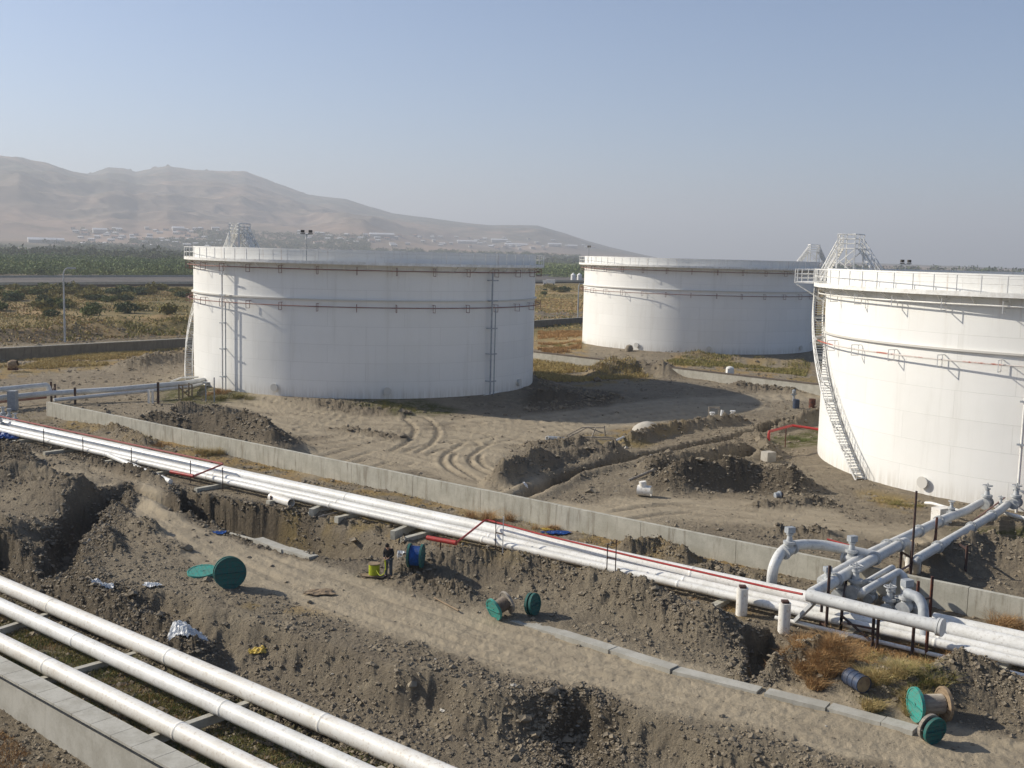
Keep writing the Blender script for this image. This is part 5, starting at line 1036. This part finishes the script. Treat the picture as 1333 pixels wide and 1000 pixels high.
# town woods on the lower slopes
def hill_z(X, Y): return np.maximum(hillf(X, Y)[0], 0)
def mass_hill(name, n, x0, x1, r0, r1, h, seed, hole=260):
    rs = np.random.default_rng(seed); X, Y = pick_px(x0, x1, r0, r1, hole)(rs, n); rs2 = np.random.default_rng(seed); o, v = mass(name, 0, lambda a, b: (X, Y), h, 'leaf_dark', seed, 24, 1.9)
    me = o.data; k = len(v) // len(X); vv = v.reshape(len(X), k, 3); vv[..., 2] += hill_z(X, Y)[:, None]; me.vertices.foreach_set('co', vv.astype(np.float32).ravel()); me.update()
mass_hill('town_woods', 3600, 60, 480, 2150, 3500, 6.2, 5, 500); mass_hill('town_woods', 3600, 440, 1010, 2100, 3100, 6.2, 6, 500); mass_hill('town_woods', 500, 760, 1340, 1900, 2600, 8, 7, 150)
def sight(px, py):
    r = np.linspace(1720, 5200, 700); a = az_of(px, py); z = hill_z(r * np.sin(a), r * np.cos(a)); u = (px - 666.5) / F; v = (500 - py) / F; u, v = u * CR - v * SR, u * SR + v * CR; dz = (-SP + v * CP) / math.hypot(u, CP + v * SP)
    hit = np.nonzero(z > EYE + dz * r)[0]; i = hit[0] if len(hit) else 250; return V(r[i] * math.sin(a), r[i] * math.cos(a), z[i])
def house(px, py, L, W_, H_, roof, label, group=None, rz=None, name='house', cat='house', floors=1):
    g = sight(px, py); t = thing(name, label, cat, g, rz if rz is not None else random.uniform(-.5, .5), group); MB().box((0, 0, H_ / 2 - 1), (L, W_, H_ + 2)).build('wall', 'town_wall', t, False)
    e = .8; rh = W_ * .22; m = MB(); x, y = L / 2 + e, W_ / 2 + e; m.add([(-x, -y, H_), (x, -y, H_), (x, y, H_), (-x, y, H_), (-x, 0, H_ + rh), (x, 0, H_ + rh)], [(0, 1, 5, 4), (2, 3, 4, 5), (0, 4, 3), (1, 2, 5), (3, 2, 1, 0)]); m.build('roof', roof, t, False)
    k = max(2, min(12, int(L / 5)))
    if L < 30:
        for i in range(k): MB().box((-L / 2 + (i + .5) * L / k, -W_ / 2 - .02, H_ * .5), (L / k * .4, .12, H_ * .35)).build('window', 'window_dark', t, False)
    return t
rs = np.random.default_rng(5)
for i in range(80):
    x = rs.uniform(95, 330); y = rs.uniform(297, 322) + (x - 95) * .01
    house(x, y, rs.uniform(10, 18), rs.uniform(8, 11), rs.uniform(4, 7), 'town_roof' if rs.random() < .6 else 'town_roof_red', 'small pale house among trees at the foot of the hills at left', 'houses at the foot of the hills')
for i in range(110):
    x = rs.uniform(390, 900); y = 306 + (x - 400) * .03 + rs.uniform(-3, 12)
    house(x, y, rs.uniform(11, 20), rs.uniform(8, 12), rs.uniform(4, 7), 'town_roof' if rs.random() < .7 else 'town_roof_red', 'small pale house in the distant town between the tanks', 'houses of the distant town')
for k, (x, y, L, lab) in enumerate([(497, 309, 90, 'longest pale shed at the left of the distant town'), (608, 317, 95, 'long low shed behind the rim of the left tank, the left one'), (650, 315, 80, 'long shed in the middle of the distant town'), (672, 321, 110, 'long white shed near the right rim of the left tank'), (722, 321, 60, 'white shed seen above the gap between the tanks'), (745, 323, 45, 'brightest white shed left of the farthest tank rim'), (130, 303, 45, 'long pale roof at far left below the hills'), (232, 301, 40, 'long pale roof above the left tank rim'), (60, 317, 90, 'long greenhouse roof in the fields at far left')]):
    house(x, y, L * .85, 24, 8, 'town_roof', lab, None, az_of(x) * -1 + .1, 'warehouse', 'warehouse')
# ------------------------------------------------------------------ highway, lamps, small things far off
def strip(name, lo, hi, z, mat, thick=.6):
    P = [at3(x, y, z) for x, y in lo]; Q = [at3(x, y, z) for x, y in hi]; vs = []; fs = []; n = len(P)
    for p in P + Q: vs.append(p)
    for p in P + Q: vs.append(p - V(0, 0, thick))
    for i in range(n - 1): fs += [(i, i + 1, n + i + 1, n + i), (2 * n + i, i + 2 * n + 1, i + 1, i), (n + i, n + i + 1, 3 * n + i + 1, 3 * n + i)]
    o = MB().add(vs, fs).build(name, mat, None, False); o['kind'] = 'structure'; return o
xs = [-400, -200, 0, 120, 245, 480, 725, 1000, 1400]
strip('highway', [(x, 371 - max(x, 0) * .006) for x in xs], [(x, 361.5 - max(x, 0) * .004) for x in xs], 1.0, 'asphalt', 1.6)
for nm, dy, lab in (('crash_barrier', 371.4, 'pale crash barrier along the near side of the highway'), ('crash_barrier', 361.8, 'pale crash barrier along the far side of the highway')):
    m = MB(); P = [at3(x, dy - max(x, 0) * (.006 if dy > 365 else .004), 1.0) for x in xs]; o0 = P[0].copy()
    for a, b in zip(P[:-1], P[1:]): m.bar(a - o0 + V(0, 0, .55), b - o0 + V(0, 0, .55), .2, .9)
    o = m.build(nm, 'concrete_pale', None, False); o.location = o0; tag(o, lab, 'barrier')
def street_lamp(px, py, h, arm, label):
    g = at3(px, py, 0); t = thing('street_lamp', label, 'street lamp', g); d = V(1, .1, 0) * arm
    MB().tube([V(0, 0, -.3), V(0, 0, h * .5), V(0, 0, h - .9)] + [V(0, 0, h - .9) + V(d.x * (1 - math.cos(a)) , d.y, .9 * math.sin(a)) for a in (.4, .8, 1.2, 1.5)], [.19, .16, .13, .12, .11, .11, .11], 8).build('pole', 'galvanised', t)
    MB().box((d.x + .35, d.y, h - .03), (1.3, .45, .26)).build('lamp_head', 'galvanised', t, False)
street_lamp(84.5, 445, 12.0, .9, 'tall grey street lamp standing behind the perimeter wall at left')
street_lamp(752, 415, 9.0, .5, 'thin pole between the left tank and the farthest tank')
for x in (746, 754):
    g = at3(x, 367, 0); t = thing('small_silo', 'small white silo beside the highway, %s of the pair' % ('left' if x == 746 else 'right'), 'silo', g, 0, 'white silos by the highway'); MB().lathe([(1.5, 0), (1.5, 4.2)], 18).build('body', 'rail_white', t); MB().lathe([(1.6, 4.2), (.3, 5.4), (.01, 5.6)], 18).build('roof', 'rail_white', t)
g = at3(717, 371, 0); t = thing('parked_truck', 'small pale truck on the waste ground by the highway', 'truck', g); MB().box((0, 0, 1.9), (4.5, 2.2, 2.0)).build('cargo_box', 'rail_white', t, False); MB().box((-3.3, 0, 1.5), (1.8, 2.1, 1.9)).build('cab', 'rail_white', t, False)
for x in (-3.2, 1.4):
    for y in (-1, 1): MB().disc((x, y, .45), (0, 1, 0), .45, .3, 14).build('wheel', 'cable_black', t)
g = place(17, 484); t = thing('cement_mixer', 'small rusty tan machine on bare ground at the left edge', 'mixer', g + V(0, 0, .2)); MB().lathe([(.1, -.7), (.55, -.4), (.6, .1), (.35, .6)], 14, (0, 0, .7), (.9, .1, .3)).build('drum', 'barrel_end', t); MB().box((0, 0, .15), (1.1, .6, .3)).build('base', 'rust', t, False)
# ------------------------------------------------------------------ haze
def haze(dens):
    m = bpy.data.materials.new('haze'); m.use_nodes = True; t = m.node_tree; t.nodes.remove(t.nodes['Principled BSDF'])
    v = t.nodes.new('ShaderNodeVolumePrincipled'); v.inputs['Color'].default_value = (.90, .93, .98, 1); v.inputs['Density'].default_value = dens; v.inputs['Anisotropy'].default_value = .2
    t.links.new(v.outputs[0], t.nodes['Material Output'].inputs['Volume']); MATS['haze'] = m
    MB().box((0, 2500, 300), (26000, 28000, 640)).build('haze', 'haze', None, False)['kind'] = 'stuff'
haze(1.9e-4)
